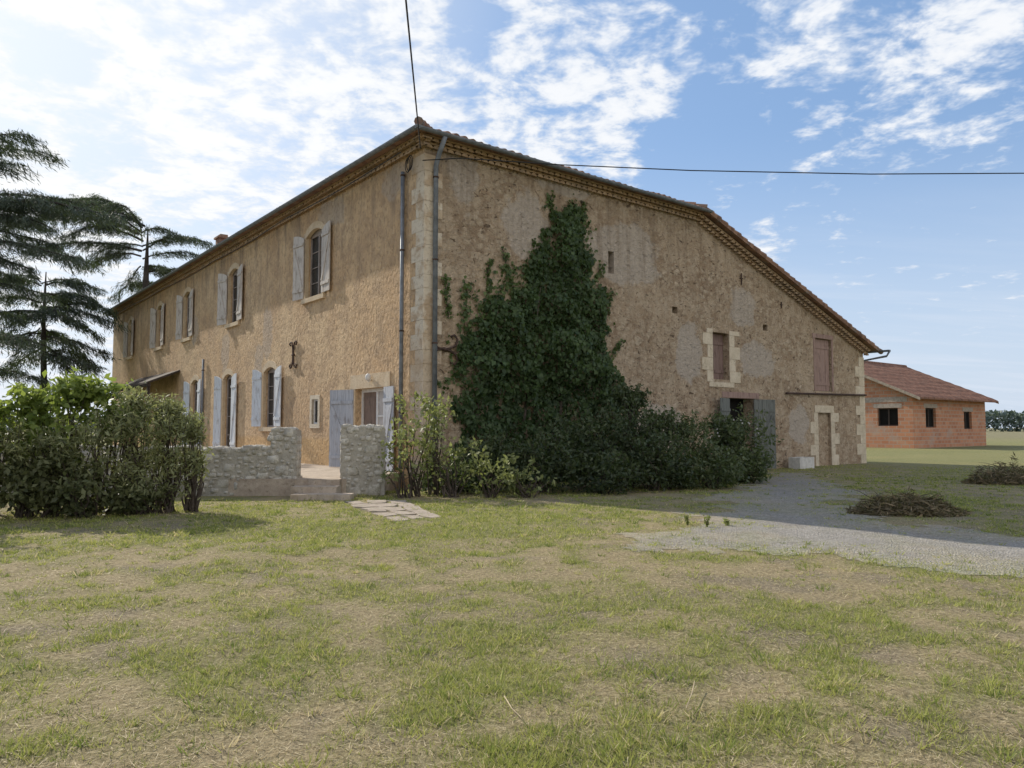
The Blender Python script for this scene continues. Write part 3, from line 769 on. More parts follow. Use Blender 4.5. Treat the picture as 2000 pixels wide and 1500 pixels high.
# wall anchors
def curl(cx, cz, s, mir, P):
    return [P(cx + mir * s * q[0], cz + s * q[1]) for q in [(.55, .78), (.72, .92), (.58, 1.08), (.30, 1.02), (.12, .7), (.06, .35), (.04, 0), (.06, -.35), (.12, -.7), (.30, -1.02), (.58, -1.08), (.72, -.92), (.55, -.78)]]
ay, azz = hitX(575, 693)
mb = MB()
for mir in (-1, 1): mb.tube(curl(ay, azz, .42, mir, lambda u, z: (-.05, u, z)), .028, 6)
mb.tube([(-.05, ay - .12, azz), (-.05, ay + .12, azz)], .026, 6); mb.tube([(0, ay, azz), (-.08, ay, azz)], .04, 6)
mb.build('wall_anchor', m_iron, fh, smooth=True)
ax_, azz = hitY(866, 682)
mb = MB()
pts = [(.20, .34), (.32, .40), (.42, .28), (.36, .12), (.2, .04), (0, 0), (-.2, .02), (-.34, .14), (-.32, .28)]
for mz in (-1, 1): mb.tube([(ax_ + q[0], -.05, azz + mz * q[1]) for q in pts], .030, 6)
mb.tube([(ax_, 0, azz), (ax_, -.09, azz)], .05, 6); mb.build('wall_anchor', m_iron, fh, smooth=True)
def cross(px, py, s):
    x, z = hitY(px, py); mb = MB(); mb.tube([(x, -.03, z - s), (x, -.03, z + s)], .024, 6); mb.tube([(x - s * .45, -.03, z + s * .1), (x + s * .45, -.03, z + s * .1)], .022, 6); mb.build('wall_anchor', m_iron, fh)
cross(1447, 545, .22); cross(1525, 596, .13)
mb = MB(); a = hitY(1532, 768); b = hitY(1688, 772); mb.tube([(a[0], -.08, a[1]), (b[0], -.08, b[1])], .045, 6); mb.build('iron_bar', m_iron, fh)

# gable windows: closed plank shutters in stone surrounds
def gwin(w_, stone, mat, lintel=None, dp=.0):
    a, b, z0, z1 = w_
    mb = MB(); x = a + .03; n_ = 4; pw = (b - a - .06) / n_
    for i in range(n_): mb.box(x + i * pw + .004, x + (i + 1) * pw - .004, dp + .10 + R.uniform(-.004, .004), dp + .14, z0 + .02, z1 - .02)
    mb.box(a + .03, b - .03, dp + .075, dp + .10, z0 + .25, z0 + .36); mb.box(a + .03, b - .03, dp + .075, dp + .10, z1 - .42, z1 - .31)
    o = mb.build('shutter', mat, fh)
    mb = MB(); mb.quad((a, dp + .18, z0), (b, dp + .18, z0), (b, dp + .18, z1), (a, dp + .18, z1)); mb.build('dark_opening', m_dark, o)
    if stone:
        mb = MB(); z = z0 - .1; i = 0
        while z < z1 + .05:
            h = min(R.uniform(.34, .48), z1 + .12 - z)
            for sgn, e in ((-1, a), (1, b)):
                l = (.62 if (i + (sgn > 0)) % 2 else .34) + R.uniform(-.05, .05); lo, hi = (e - l, e - .002) if sgn < 0 else (e + .002, e + l)
                mb.box(lo, hi, -.015 - R.uniform(0, .010), .12, z, z + h - .010)
            z += h; i += 1
        mb.box(a - .25, b + .25, -.03, .12, z0 - .28, z0 - .11); mb.build('surround', m_lime, o)
    if lintel:
        mb = MB(); mb.box(a - .2, b + .15, -.03, .12, z1 + .003, z1 + .18); mb.box(a - .12, a - .002, -.02, .1, z0, z1 + .002); mb.box(b + .002, b + .12, -.02, .1, z0, z1 + .002); mb.build('lintel', m_wred, o)
gwin(w1, True, m_wred2, None, .14); gwin(w2, False, m_wred, True)
a, b, z0, z1 = bd
mb = MB(); mb.quad((a, .48, 0), (b, .48, 0), (b, .48, z1), (a, .48, z1)); bo = mb.build('barn_opening', m_dark, fh)
mb = MB(); mb.box(a - .4, b + .3, -.025, .2, z1 + .003, z1 + .22); mb.build('lintel', m_wred, fh)
qa = math.radians(30)
shutter(fh, (b - .1, -.05, .05), .86, z1 - .08, -qa, m_wgreen, -1, 0, 5)
qa = math.radians(16)
shutter(fh, (a - .02, -.05, .05), .95, z1 - .08, math.pi + qa, m_wgreen, 1, 0, 5)
a, b, z0, z1 = ni
mb = MB(); mb.quad((a, .11, 0), (b, .11, 0), (b, .11, z1), (a, .11, z1)); no = mb.build('blocked_doorway', m_gable, fh)
mb = MB(); z = 0; i = 0
while z < z1 + .3:
    h = R.uniform(.36, .5)
    for sgn, e in ((-1, a), (1, b)):
        l = (.62 if (i + (sgn > 0)) % 2 else .3) + R.uniform(-.05, .05); lo, hi = (e - l, e - .002) if sgn < 0 else (e + .002, e + l)
        if z < z1: mb.box(lo, hi, -.015 - R.uniform(0, .012), .1, z, min(z + h - .010, z1 - .003))
    z += h; i += 1
mb.box(a - .25, b + .25, -.03, .1, z1, z1 + .3); mb.build('surround', m_lime, no)
mb = MB(); a, b, z0, z1 = slot; mb.quad((a, .34, z0), (b, .34, z0), (b, .34, z1), (a, .34, z1)); mb.build('vent_slot', m_dark, fh)
for a, b, z0, z1 in holes:
    mb = MB(); mb.quad((a, .24, z0), (b, .24, z0), (b, .24, z1), (a, .24, z1)); mb.build('vent_hole', m_dark, fh)
# porch
p0, pz = hitX(352, 722); p1 = hitX(272, 722)[0]
mb = MB(); mb.hexa([(0, p0, pz - .1), (-1.5, p0, pz - .75), (-1.5, p1, pz - .75), (0, p1, pz - .1), (0, p0, pz), (-1.5, p0, pz - .65), (-1.5, p1, pz - .65), (0, p1, pz)])
po = mb.build('porch_roof', m_wdark, fh)
for yy in (p0 + .2, (p0 + p1) / 2, p1 - .2):
    mb = MB(); mb.box(-1.45, -1.33, yy - .06, yy + .06, 0, pz - .72); mb.build('porch_post', m_wdark, po)
mb = MB(); mb.tube([(-1.4, p0, pz - .8), (-1.4, p1, pz - .8)], .08, 6); mb.build('porch_beam', m_wdark, po)

# ------------------------------------------------------------------ cables
mb = MB()
cA = BM @ Vector((-.35, -.35, ZE - .5)); far_ = at(778, -150, 9.3); dirv = far_ - cA
mb.tube([cA + dirv * q for q in np.linspace(0, 2.6, 14)], .016, 6)
o = mb.build('power_cable', m_cable); o['label'] = 'black overhead cable running up out of view from the front corner of the farmhouse'; o['category'] = 'cable'
mb = MB(); keyp = [BM @ Vector((-.2, -.22, ZE - .75)), at(900, 309, 18.9), at(1100, 322, 18.8), at(1350, 333, 18.7), at(1700, 340, 18.6), at(2050, 338, 18.5), at(2400, 330, 18.4), at(2900, 312, 18.3)]
mb.tube(keyp, .014, 6)
o = mb.build('power_cable', m_cable); o['label'] = 'black cable strung sideways to the right across the gable wall and open sky'; o['category'] = 'cable'
mb = MB(); pts = []
for q in np.linspace(0, 1, 60):
    s_ = .6 + q * 36; pts.append((-.36 - .05 * math.sin(q * 9), s_, ZE - .32 - .10 * abs(math.sin(q * 14)) - .12 * math.sin(q * 3.1)))
mb.tube(pts, .014, 5)
mb.build('facade_cable', m_cable, fh)
y, z = hitX(806, 318)
mb = MB(); pts = []
for k, a in enumerate(np.linspace(0, 17, 44)): pts.append((-.07 - .0025 * k, y + .14 * math.cos(a), z + .2 * math.sin(a) - .003 * k))
mb.tube(pts, .012, 5)
mb.build('cable_coil', m_cable, fh)

# ------------------------------------------------------------------ terrace, steps, path, rubble walls
mb = MB()
tl = [Vector((-3.2, 18.6, 0)), Vector((-3.95, 17.65, 0)), Vector((-5.05, 17.65, 0)), Vector((-13.5, 17.9, 0))]
fa = [BM @ Vector((0.05, 1.2, 0)), BM @ Vector((0.05, 22, 0))]
poly = [fa[0]] + tl + [fa[1]]
mb.prism([(p.x, p.y, -.1) for p in poly], (0, 0, FLOOR + .1)); o = mb.build('terrace', m_slab); o['kind'] = 'structure'
st = thing('stone_steps', 'three worn stone steps between the rubble wall and the short pillar', 'steps', (-4.5, 17.3, 0))
for (x0, x1, y0, y1, z0, z1) in [(-5.02, -3.98, 17.42, 17.66, .02, .405), (-4.98, -3.95, 17.0, 17.42, 0, .27), (-4.85, -3.55, 16.55, 17.0, 0, .13)]:
    mb = MB(); nseg = 7
    top = [(x0 + (x1 - x0) * i / nseg, y0 + R.uniform(-.05, .05)) for i in range(nseg + 1)] + [(x1, y1), (x0, y1)]
    mb.prism([(p[0], p[1], z0) for p in top], (0, 0, z1 - z0)); mb.build('step', m_slab, st, world=True)
mb = MB()
A, B_, C_, D_ = PATH
nu, nv = 5, 3
for i in range(nu):
    for j in range(nv):
        def Q(u, v):
            return (A * (1 - u) + D_ * u) * (1 - v) + (B_ * (1 - u) + C_ * u) * v
        c = [Q((i + q[0]) / nu + R.uniform(-.03, .03), (j + q[1]) / nv + R.uniform(-.06, .06)) for q in ((.06, .06), (.5, .02), (.94, .1), (.93, .92), (.5, .97), (.08, .9))]
        zz_ = .016 + R.uniform(0, .012); mb.prism([(p.x, p.y, -.02) for p in c], (0, 0, zz_ + .02))
o = mb.build('path', m_path); o['kind'] = 'structure'

def rubble(name, label, cat, loc, segs, hfun):
    t = thing(name, label, cat, loc)
    mb = MB(); ms = MB()
    for (x0, y0, x1, y1, th) in segs:
        d = Vector((x1 - x0, y1 - y0, 0)); ln = d.length; d.normalize(); nn = Vector((d.y, -d.x, 0))
        if nn.y > 0: nn = -nn
        a0 = math.atan2(d.y, d.x)
        n_ = max(4, int(ln / .1))
        for i in range(n_):
            u0, u1 = ln * i / n_, ln * (i + 1) / n_; h = min(hfun(x0 + d.x * u0), hfun(x0 + d.x * u1)) - .02 + R.uniform(-.008, .008)
            p = [Vector((x0, y0, -.1)) + d * u0, Vector((x0, y0, -.1)) + d * u1]; q = [p[0] - nn * th, p[1] - nn * th]
            mb.hexa([p[0], p[1], q[1], q[0]] + [v + Vector((0, 0, h + .1)) for v in (p[0], p[1], q[1], q[0])])
        for face in range(2):
            cell = []
            for _ in range(int(ln * 420)):
                u = R.uniform(.0, ln); z = R.uniform(.03, 1.75); rw = R.choice([.05, .07, .10, .15, .20]) * R.uniform(.85, 1.15); rh = rw * R.uniform(.55, .9)
                if z + rh * .95 > hfun(x0 + d.x * u) or u - rw < -.02 or u + rw > ln + .02: continue
                if any(abs(u - a) < (rw + c) * .84 and abs(z - b) < (rh + e) * .86 for (a, b, c, e) in cell): continue
                cell.append((u, z, rw, rh))
                c = Vector((x0, y0, z)) + d * u - nn * (th if face else 0) + nn * ((-.030) if not face else .030)
                ms.rock(c, (rw, R.uniform(.038, .055), rh), .48, .12, a0 + R.uniform(-.05, .05))
        for e in (0, ln):
            z = .07
            while z < hfun(x0 + d.x * e) - .07:
                rh = R.uniform(.06, .11); k = .02
                while k < th - .06:
                    rw = R.uniform(.07, .13); ms.rock(Vector((x0, y0, z)) + d * (e + (.055 if e == 0 else -.055)) - nn * (k + rw), (.075, rw, rh), .45, .10, a0); k += rw * 2.0
                z += rh * 1.9
        u = 0.02
        while u < ln - .1:
            rw = R.uniform(.09, .18); um = min(u + rw, ln - rw * .8); hx = hfun(x0 + d.x * um)
            for k in (.12, th * .5, th - .12): ms.rock(Vector((x0, y0, hx - .055 + R.uniform(-.018, .018))) + d * um - nn * k, (rw, .14, R.uniform(.05, .065)), .47, .12, a0 + R.uniform(-.15, .15))
            u += rw * 1.85
    mb.build('mortar_core', mat_stone('grey_lime_mortar', (.32, .295, .25), (.45, .415, .36), (.19, .17, .14), 5), t, world=True)
    ms.build('stones', m_rub, t, world=True, smooth=True)
    return t
def hw(x):
    if x > -5.72: return 1.58 + .03 * math.sin(x * 9)
    return 1.15 + .025 * math.sin(x * 3) + .012 * math.sin(x * 8)
rubble('stone_wall', 'low rubble stone wall rising to a taller squared end left of the steps', 'wall', (-7, 17.75, 0), [(-12.5, 17.5, -5.08, 17.75, .45)], hw)
rubble('stone_pillar', 'short rubble stone pillar right of the steps beside the leafy shrub', 'pillar', (-3.6, 18.2, 0), [(-4.02, 17.7, -3.02, 17.9, .55)], lambda x: 1.65 + .03 * math.sin(x * 9))

# ------------------------------------------------------------------ foliage
def shrub(name, label, cat, clumps, mat, lsz, asp=.5, per=420, sub=26, sig=.2, base=None, stems=5, group=None, up=.3, sprigs=0):
    c0 = clumps[0][0]; root = thing(name, label, cat, (c0.x, c0.y, 0), 0, group)
    cs, rs = [], []
    ms = MB()
    for (c, r) in clumps:
        d = unit(sub); rad = (.35 + .65 * rng.random((sub, 1)) ** .6)
        sc = np.array(c) + d * rad * np.array(r)
        b = base or Vector((c.x, c.y, 0))
        for k in range(min(stems, sub)):
            e = Vector(sc[k]); m = (b + e) / 2 + Vector((R.uniform(-.15, .15), R.uniform(-.15, .15), R.uniform(0, .2)))
            ms.tube([b + Vector((R.uniform(-.15, .15), R.uniform(-.15, .15), -.05)), m, e], [.022, .014, .005], 5)
        pp = int(per * min(1.6, (r[0] * r[2]) ** .7 + .25))
        k = rng.integers(0, sub, pp)
        p = sc[k] + rng.normal(size=(pp, 3)) * sig * np.array(r)
        cs.append(p); rs.append(np.clip(.35 * rng.random(sub)[k] + .55 * rng.random(pp) + .25 * (d[k, 2]) * .6, 0, 1))
        for q in range(sprigs):
            dd_ = Vector(unit(1)[0]); dd_.z = abs(dd_.z) * 1.0 + .35; dd_.normalize()
            s0 = Vector(c) + Vector((dd_.x * r[0], dd_.y * r[1], dd_.z * r[2])) * .8; ln = R.uniform(.25, .6) * (r[2] + .3); s1 = s0 + (dd_ + Vector((R.uniform(-.5, .5), R.uniform(-.5, .5), .4))).normalized() * ln
            ms.tube([s0, s1], [.008, .003], 4, False)
            m_ = 22; t_ = rng.random(m_)[:, None]
            cs.append(np.array(s0) + t_ * np.array(s1 - s0) + rng.normal(size=(m_, 3)) * lsz * .45); rs.append(np.clip(.45 + .5 * rng.random(m_), 0, 1))
    P = np.concatenate(cs); rn = np.concatenate(rs); ok = P[:, 2] > .03; P, rn = P[ok], rn[ok]; n = len(P)
    dd = nrm(unit(n) + np.array([0, 0, -.15])); nr = nrm(unit(n) + np.array([0, -.3, up + .5]))
    Ls = lsz * rng.uniform(.6, 1.3, n)
    np_mesh('foliage', leafq(P, dd, nr, Ls, Ls * asp), mat, root, rn)
    ms.build('stems', m_bark, root, world=True)
    return root
lf_fig = mat_leaf('bright_broad_leaf', (.07, .105, .026), (.27, .335, .085), .46, .5, (.34, .43, .06))
lf_olive = mat_leaf('grey_green_leaf', (.11, .125, .052), (.37, .38, .185), .42, .5, (.31, .34, .09))
lf_brmb = mat_leaf('bramble_leaf', (.045, .055, .024), (.19, .20, .085), .34, .5, (.21, .25, .07))
lf_dark = mat_leaf('dark_shrub_leaf', (.020, .031, .014), (.095, .118, .052), .25)
lf_mid = mat_leaf('mid_shrub_leaf', (.036, .052, .022), (.145, .17, .072), .28)
lf_ivy = mat_leaf('ivy_leaf', (.022, .045, .016), (.105, .16, .058), .28)
lf_ivyl = mat_leaf('lighter_creeper_leaf', (.04, .068, .022), (.14, .19, .066), .3)
lf_elder = mat_leaf('pale_elder_leaf', (.10, .12, .04), (.36, .38, .16), .4, .5, (.34, .40, .08))
lf_weed = mat_leaf('weed_leaf', (.16, .19, .05), (.40, .40, .15), .4)
lf_ced = mat_leaf('cedar_needles', (.026, .037, .029), (.095, .118, .088), .16, .7)
lf_brown = mat_leaf('dead_bracken', (.10, .074, .044), (.31, .235, .14), .2, .8)
C = at
shrub('leafy_shrub', 'bright green broad leaved shrub at far left in front of the house', 'shrub',
      [(C(110, 825, 14.2), (.6, .6, .45)), (C(195, 800, 14.3), (.38, .4, .38)), (C(150, 775, 14.3), (.30, .3, .22)), (C(65, 800, 14.2), (.34, .4, .3)), (C(240, 835, 14.3), (.3, .35, .28)), (C(0, 850, 14.0), (.5, .6, .40)), (C(100, 880, 14.0), (.8, .5, .4))], lf_fig, .17, .5, 470, 22, .17, stems=8, sprigs=11)
shrub('feathery_shrub', 'grey green narrow leaved shrub leaning against the low rubble wall', 'shrub',
      [(C(280, 860, 14.2), (.55, .6, .6)), (C(225, 885, 13.9), (.6, .6, .6)), (C(335, 885, 14.2), (.45, .5, .5)), (C(300, 940, 14), (.6, .55, .38)), (C(265, 805, 14.3), (.3, .35, .26)), (C(330, 820, 14.4), (.25, .3, .24)), (C(375, 925, 14.4), (.28, .35, .32)), (C(375, 850, 14.4), (.2, .3, .22)), (C(150, 895, 13.7), (.6, .5, .5)), (C(50, 900, 13.6), (.55, .5, .45))], lf_olive, .13, .24, 900, 28, .19, stems=14, sprigs=20)
shrub('bramble_bush', 'low bramble thicket along the foot of the left shrubs, plus tall unseen clumps added for shadow', 'bush',
      [(C(40, 955, 13.4), (.8, .55, .42)), (C(170, 965, 13.5), (.7, .5, .36)), (C(265, 975, 13.8), (.5, .45, .26)), (C(100, 925, 13.6), (.7, .5, .4)), (C(-90, 920, 13.2), (.9, .8, .7)), (C(-170, 800, 13.0), (.95, .9, 1.2)), (C(-160, 900, 12.6), (.9, .8, .8)), (C(-330, 850, 13.2), (1.2, .9, 1.4)), (C(-480, 800, 13.2), (1.3, 1.0, 1.9))], lf_brmb, .12, .5, 1600, 34, .2, stems=8, sprigs=8)  # tall clumps past the left frame edge are added to shadow the lawn
shrub('elder_shrub', 'thin pale leaved shrub at the house corner beside the rubble pillar', 'shrub',
      [(C(810, 850, 17.6), (.7, .6, .75)), (C(790, 900, 17.2), (.6, .5, .5)), (C(880, 900, 17.4), (.75, .5, .6)), (C(850, 820, 17.8), (.4, .4, .45)), (C(960, 930, 17.2), (.8, .5, .4)), (C(1030, 940, 17.3), (.6, .5, .3))], lf_elder, .13, .5, 290, 24, .15, stems=12, sprigs=5)
shrub('dark_shrub', 'tall dark shrub under the ivy in front of the gable wall', 'shrub',
      [(C(1130, 885, 19.6), (1.0, .9, .75)), (C(1225, 855, 20), (.9, .8, .8)), (C(1060, 912, 18.6), (.95, .8, .6)), (C(1170, 930, 18.4), (1.1, .8, .45)), (C(960, 918, 18.8), (.95, .7, .62)), (C(880, 935, 18.2), (.75, .6, .4)), (C(1230, 785, 20.8), (.45, .5, .3)), (C(1280, 905, 19.2), (.9, .8, .6))], lf_dark, .12, .5, 1800, 46, .18, stems=10, sprigs=22)
shrub('rounded_bush', 'rounded bush in the middle of the planted bed by the gable', 'bush',
      [(C(1335, 880, 20.5), (.95, .9, .8)), (C(1310, 930, 19.6), (.9, .8, .5)), (C(1385, 925, 20), (.9, .8, .55)), (C(1300, 840, 21), (.55, .6, .36))], lf_mid, .12, .5, 1500, 42, .19, stems=8, sprigs=20)
lau = shrub('laurel_bush', 'glossy laurel bush with small white flowers beside the barn door', 'bush',
      [(C(1445, 872, 22.3), (.95, .9, .85)), (C(1462, 915, 21.8), (.6, .7, .5)), (C(1420, 845, 22.6), (.5, .6, .4)), (C(1410, 922, 21.4), (.75, .7, .5))], lf_mid, .12, .5, 1800, 42, .18, stems=6, sprigs=12)
for k in range(13):
    d = Vector(unit(1)[0]); d.y = -abs(d.y); c = C(1436, 862, 22.3) + Vector((d.x * .75, d.y * .9, abs(d.z) * .65))
    mb = MB()
    for q in range(5):
        a = q * 1.257; t1 = Vector((math.cos(a), -.25, math.sin(a))) * .03; t2 = Vector((math.cos(a + .9), -.25, math.sin(a + .9))) * .022
        mb.add([c, c + t1, c + t2], [[0, 1, 2]])
    mb.build('flower', m_white, lau, world=True)

# ivy on the gable
iv = thing('ivy', 'dark ivy climbing high up the ochre gable wall', 'climbing plant', tuple(BM @ Vector((3.5, -.3, 0))), ANG)
def rp(l): return [hitY(*p) for p in l]
core = rp([(895, 960), (888, 820), (888, 740), (892, 670), (905, 625), (940, 590), (975, 575), (1006, 570), (1024, 530), (1038, 475), (1054, 432), (1076, 408), (1102, 420), (1128, 415), (1144, 470), (1162, 522), (1176, 585), (1182, 650), (1192, 700), (1204, 735), (1235, 800), (1265, 960)])
thinp = rp([(872, 780), (866, 660), (882, 585), (930, 545), (970, 510), (1008, 530), (1036, 450), (1068, 388), (1142, 398), (1172, 515), (1192, 635), (1216, 740)])
def ivyleaves(poly, n, thick, rag, soft, gap):
    xs = [p[0] for p in poly]; zs = [p[1] for p in poly]
    x = rng.uniform(min(xs) - .4, max(xs) + .4, n); z = rng.uniform(max(.05, min(zs)), max(zs) + .4, n)
    jx = (fbm(x * 1.9 + 3, z * 1.9, 4) - .5) * rag; jz = (fbm(x * 1.9 + 33, z * 1.9 + 8, 4) - .5) * rag
    sd = sdist(x + jx, z + jz, poly)
    hole = fbm(x * 2.1 + 70, z * 1.3 + 15, 3)
    ok = (sd > rng.exponential(soft, n) - .05) & ((hole > gap) | (sd > .5))
    x, z, sd = x[ok], z[ok], sd[ok]; n = len(x)
    lump = np.clip((fbm(x * 1.5 + 9, z * 1.5 + 2, 3) - .27) * 2.1, 0, 1.3)
    o = .04 + thick * np.clip(sd / 1.0, 0, 1) ** .7 * lump * (.55 + .45 * rng.random(n)) * np.clip(1.3 - z / 11, .25, 1)
    return x, -o, z, lump
x, y, z, lp = ivyleaves(core, 33000, .75, 1.2, .07, .35)
x2, y2, z2, lp2 = ivyleaves(thinp, 6500, .12, 1.4, .10, .42)
strands = [[(875, 620), (868, 570), (872, 540)], [(955, 590), (950, 530), (960, 505)], [(1000, 580), (985, 505), (980, 485)], [(1080, 430), (1072, 395), (1077, 380)], [(1128, 440), (1137, 405), (1133, 392)], [(1160, 550), (1178, 515)], [(1195, 690), (1214, 665)], [(1178, 620), (1195, 570)], [(905, 640), (912, 575), (906, 550)]]
sx, sz_ = [], []
for s_ in strands:
    q = rp(s_); q = [Vector((p[0], -.03, p[1])) for p in q]
    mst = MB(); mst.tube([BM @ p for p in q], .012, 5); mst.build('stem', m_bark, iv, world=True, smooth=True)
    for a, b in zip(q[:-1], q[1:]):
        m = int((b - a).length * 60)
        for k in range(m):
            p = a.lerp(b, R.random()); sx.append(p.x + R.gauss(0, .065)); sz_.append(p.z + R.gauss(0, .05))
for s_ in [[(900, 960), (930, 800), (960, 620)], [(1000, 960), (1030, 760), (1060, 500)], [(1080, 960), (1100, 700), (1120, 450)]]:
    mst = MB(); mst.tube([BM @ Vector((p[0], -.05, p[1])) for p in rp(s_)], [.06, .045, .02], 6); mst.build('stem', m_bark, iv, world=True, smooth=True)
def ivobj(name, x, y, z, mat, rn, ls):
    n = len(x); Pl = np.stack([x, y, z], -1); Mw = np.array(BM); Pw = Pl @ Mw[:3, :3].T + Mw[:3, 3]
    out = np.array(-D1)
    nr = nrm(out * 1.1 + np.array([0, 0, .55]) + unit(n) * .75); dd = nrm(np.array([0, 0, -1.0]) + unit(n) * .8)
    Ls = ls * rng.uniform(.6, 1.3, n)
    np_mesh(name, leafq(Pw + unit(n) * .03, dd, nr, Ls, Ls * .85), mat, iv, rn)
ivobj('foliage', x, y, z, lf_ivy, np.clip(.02 + .55 * lp * rng.random(len(x)) + .45 * rng.random(len(x)), 0, 1), .135)
xx = np.concatenate([x2, sx]); yy = np.concatenate([y2, np.full(len(sx), -.06)]); zz_ = np.concatenate([z2, sz_])
ivobj('creeper_foliage', xx, yy, zz_, lf_ivyl, rng.random(len(xx)), .115)

# cedars
def cedar(label, px, Y, ztop, rad, boughs, extra, name='cedar_tree', dens=1.0):
    b = at(px, 835, Y); root = thing(name, label, 'tree', (b.x, b.y, 0))
    mt = MB(); mw = MB()
    mt.tube([(b.x, b.y, -.2), (b.x + .1, b.y, ztop * .4), (b.x - .05, b.y, ztop * .75), (b.x, b.y, ztop)], [rad, rad * .75, rad * .45, .03], 10)
    Cs, Ds, Ns, Rn = [], [], [], []
    def bough(p0, p1, sag):
        ln = (p1 - p0).length; n_ = 9; pts = []
        sd = Vector((-(p1 - p0).y, (p1 - p0).x, 0)).normalized()
        k1, k2 = R.uniform(-.05, .05) * ln, R.uniform(0, 6)
        for i in range(n_):
            q = i / (n_ - 1); pts.append(p0.lerp(p1, q) + Vector((0, 0, sag * math.sin(math.pi * q) + R.uniform(-.05, .05))) + sd * k1 * math.sin(q * 5 + k2))
        r0 = .02 + .010 * ln
        mw.tube(pts, [r0 * (1 - .85 * i / (n_ - 1)) for i in range(n_)], 6)
        nt = int(ln * 7.0 * dens)
        for i in range(nt):
            q = .10 + .90 * (i + R.random()) / nt; f = q * (n_ - 1); k = min(int(f), n_ - 2); p = pts[k].lerp(pts[k + 1], f - k)
            tang = (pts[k + 1] - pts[k]).normalized()
            l = (.17 * ln * (1.1 - .75 * q) + .55) * R.uniform(.5, 1.35)
            d = (sd * R.choice((-1, 1)) * R.uniform(.25, .9) + tang * R.uniform(.3, 1.3) + Vector((0, 0, R.uniform(-.12, .12)))).normalized()
            e = p + d * l - Vector((0, 0, .22 * l))
            mw.tube([p, (p + e) / 2 + Vector((0, 0, .07 * l)), e], [.016, .010, .004], 4, False)
            m = int(16 + 24 * l)
            t_ = rng.random(m) ** .75
            c = np.array(p) + np.outer(t_, np.array(e - p)) + rng.normal(size=(m, 3)) * np.array([.13, .13, .045])
            c[:, 2] += .28 * l * (t_ - t_ ** 2) - rng.random(m) ** 2.5 * .42
            Cs.append(c); Ds.append(nrm(np.array(d) * .6 + unit(m) * .55 + np.array([0, 0, -.6]))); Ns.append(nrm(unit(m) + np.array([0, 0, .6]))); Rn.append(rng.random(m))
    for (y0, tx, ty, sg) in boughs:
        p0 = at(px, y0, Y); p1 = at(tx, ty, Y + R.uniform(-3, 3)); bough(p0, p1, sg)
    for (z, a, l) in extra:
        p0 = Vector((b.x, b.y, z)); bough(p0, p0 + Vector((math.cos(a) * l, math.sin(a) * l, R.uniform(-.5, .8))), R.uniform(.2, .6))
    mt.build('trunk', m_barkc, root, world=True, smooth=True); mw.build('branches', m_barkc, root, world=True)
    c = np.concatenate(Cs); n = len(c); Ls = rng.uniform(.16, .46, n)
    np_mesh('crown', leafq(c, np.concatenate(Ds), np.concatenate(Ns), Ls, Ls * .115), lf_ced, root, np.concatenate(Rn))
    return root
cedar('spreading dark cedar whose trunk shows just behind the far end of the roof', 278, 57, 17.0, .5,
      [(480, 408, 476, .6), (505, 395, 500, .4), (520, 355, 545, .1), (490, 380, 470, .7), (450, 210, 400, .8), (445, 150, 392, 1.0), (440, 90, 415, 1.2), (470, 120, 462, .9), (480, 180, 505, .6), (500, 165, 520, .5), (455, 345, 458, .4), (520, 225, 582, .2), (455, 50, 398, 1.3), (460, 10, 440, 1.2), (440, 235, 425, .4), (490, 60, 495, .8), (460, 200, 440, .5)],
      [(13.5, .6, 6), (12.5, 2.0, 7), (14, 1.7, 5), (11.5, 1.2, 6)])
cedar('slim cedar with a bare lower trunk at the left edge beyond the shrubs', 79, 44, 10.8, .24,
      [(575, 205, 602, .4), (605, 195, 658, .3), (640, 175, 704, .2), (665, 150, 740, .1), (560, -10, 550, .4), (590, -40, 595, .4), (620, 0, 650, .3), (680, 15, 725, .1), (555, 165, 562, .4), (550, 20, 545, .3), (600, 130, 625, .2), (640, 30, 695, .2), (690, 180, 716, .1), (580, 180, 585, .3), (610, -60, 640, .4), (650, -50, 690, .3), (600, 215, 630, .3), (655, 205, 690, .2)],
      [(10, 1.2, 3.5), (8.5, .9, 4), (7, 2.0, 4), (9, 1.8, 3.5), (6, 1.3, 3.5), (7.5, -1.2, 3)])
cedar('big cedar at the left edge with its trunk out of view and boughs reaching in', -190, 38, 19, .6,
      [(340, 88, 296, .7), (310, 45, 262, .5), (350, 30, 322, .5), (440, 170, 398, 1.0), (450, 120, 415, 1.0), (440, 230, 424, 1.0), (460, 60, 430, .8), (475, 110, 478, .8), (490, 150, 505, .7), (570, 80, 572, .6), (650, 70, 668, .4), (700, 90, 742, .2), (500, 60, 525, .6), (610, 40, 620, .5), (455, 90, 445, .8), (520, 40, 545, .5)],
      [(16, 2.4, 6), (14, 3.2, 7), (12, 2.0, 7), (13, -1.2, 5), (9, -2.2, 6), (17, 1.2, 4)], dens=.95)

# ------------------------------------------------------------------ brick house
hb = gnd(1785, 876); HM = Matrix.Translation(hb) @ Matrix.Rotation(ANG, 4, 'Z'); HI = HM.inverted()
bh = thing('brick_house', 'unfinished red brick house with brown tiled roof behind the farmhouse', 'house', tuple(hb), ANG)
EV = hitX(1787, 770, 0, HI)[1]; GW = 7.0; BL = hitY(1924, 800, 0, HI)[0]; RZ = EV + .46 * GW
def wrect(f, x0, y0, x1, y1):
    xm, ym = (x0 + x1) / 2, (y0 + y1) / 2; a, b = f(x0, ym)[0], f(x1, ym)[0]
    return (min(a, b), max(a, b), f(xm, y1)[1], f(xm, y0)[1])
fX = lambda px, py: hitX(px, py, 0, HI); fY = lambda px, py: hitY(px, py, 0, HI)
gw = wrect(fX, 1714, 797, 1754, 832); l1 = wrect(fY, 1808, 797, 1828, 835); l2 = wrect(fY, 1883, 804, 1898, 838)
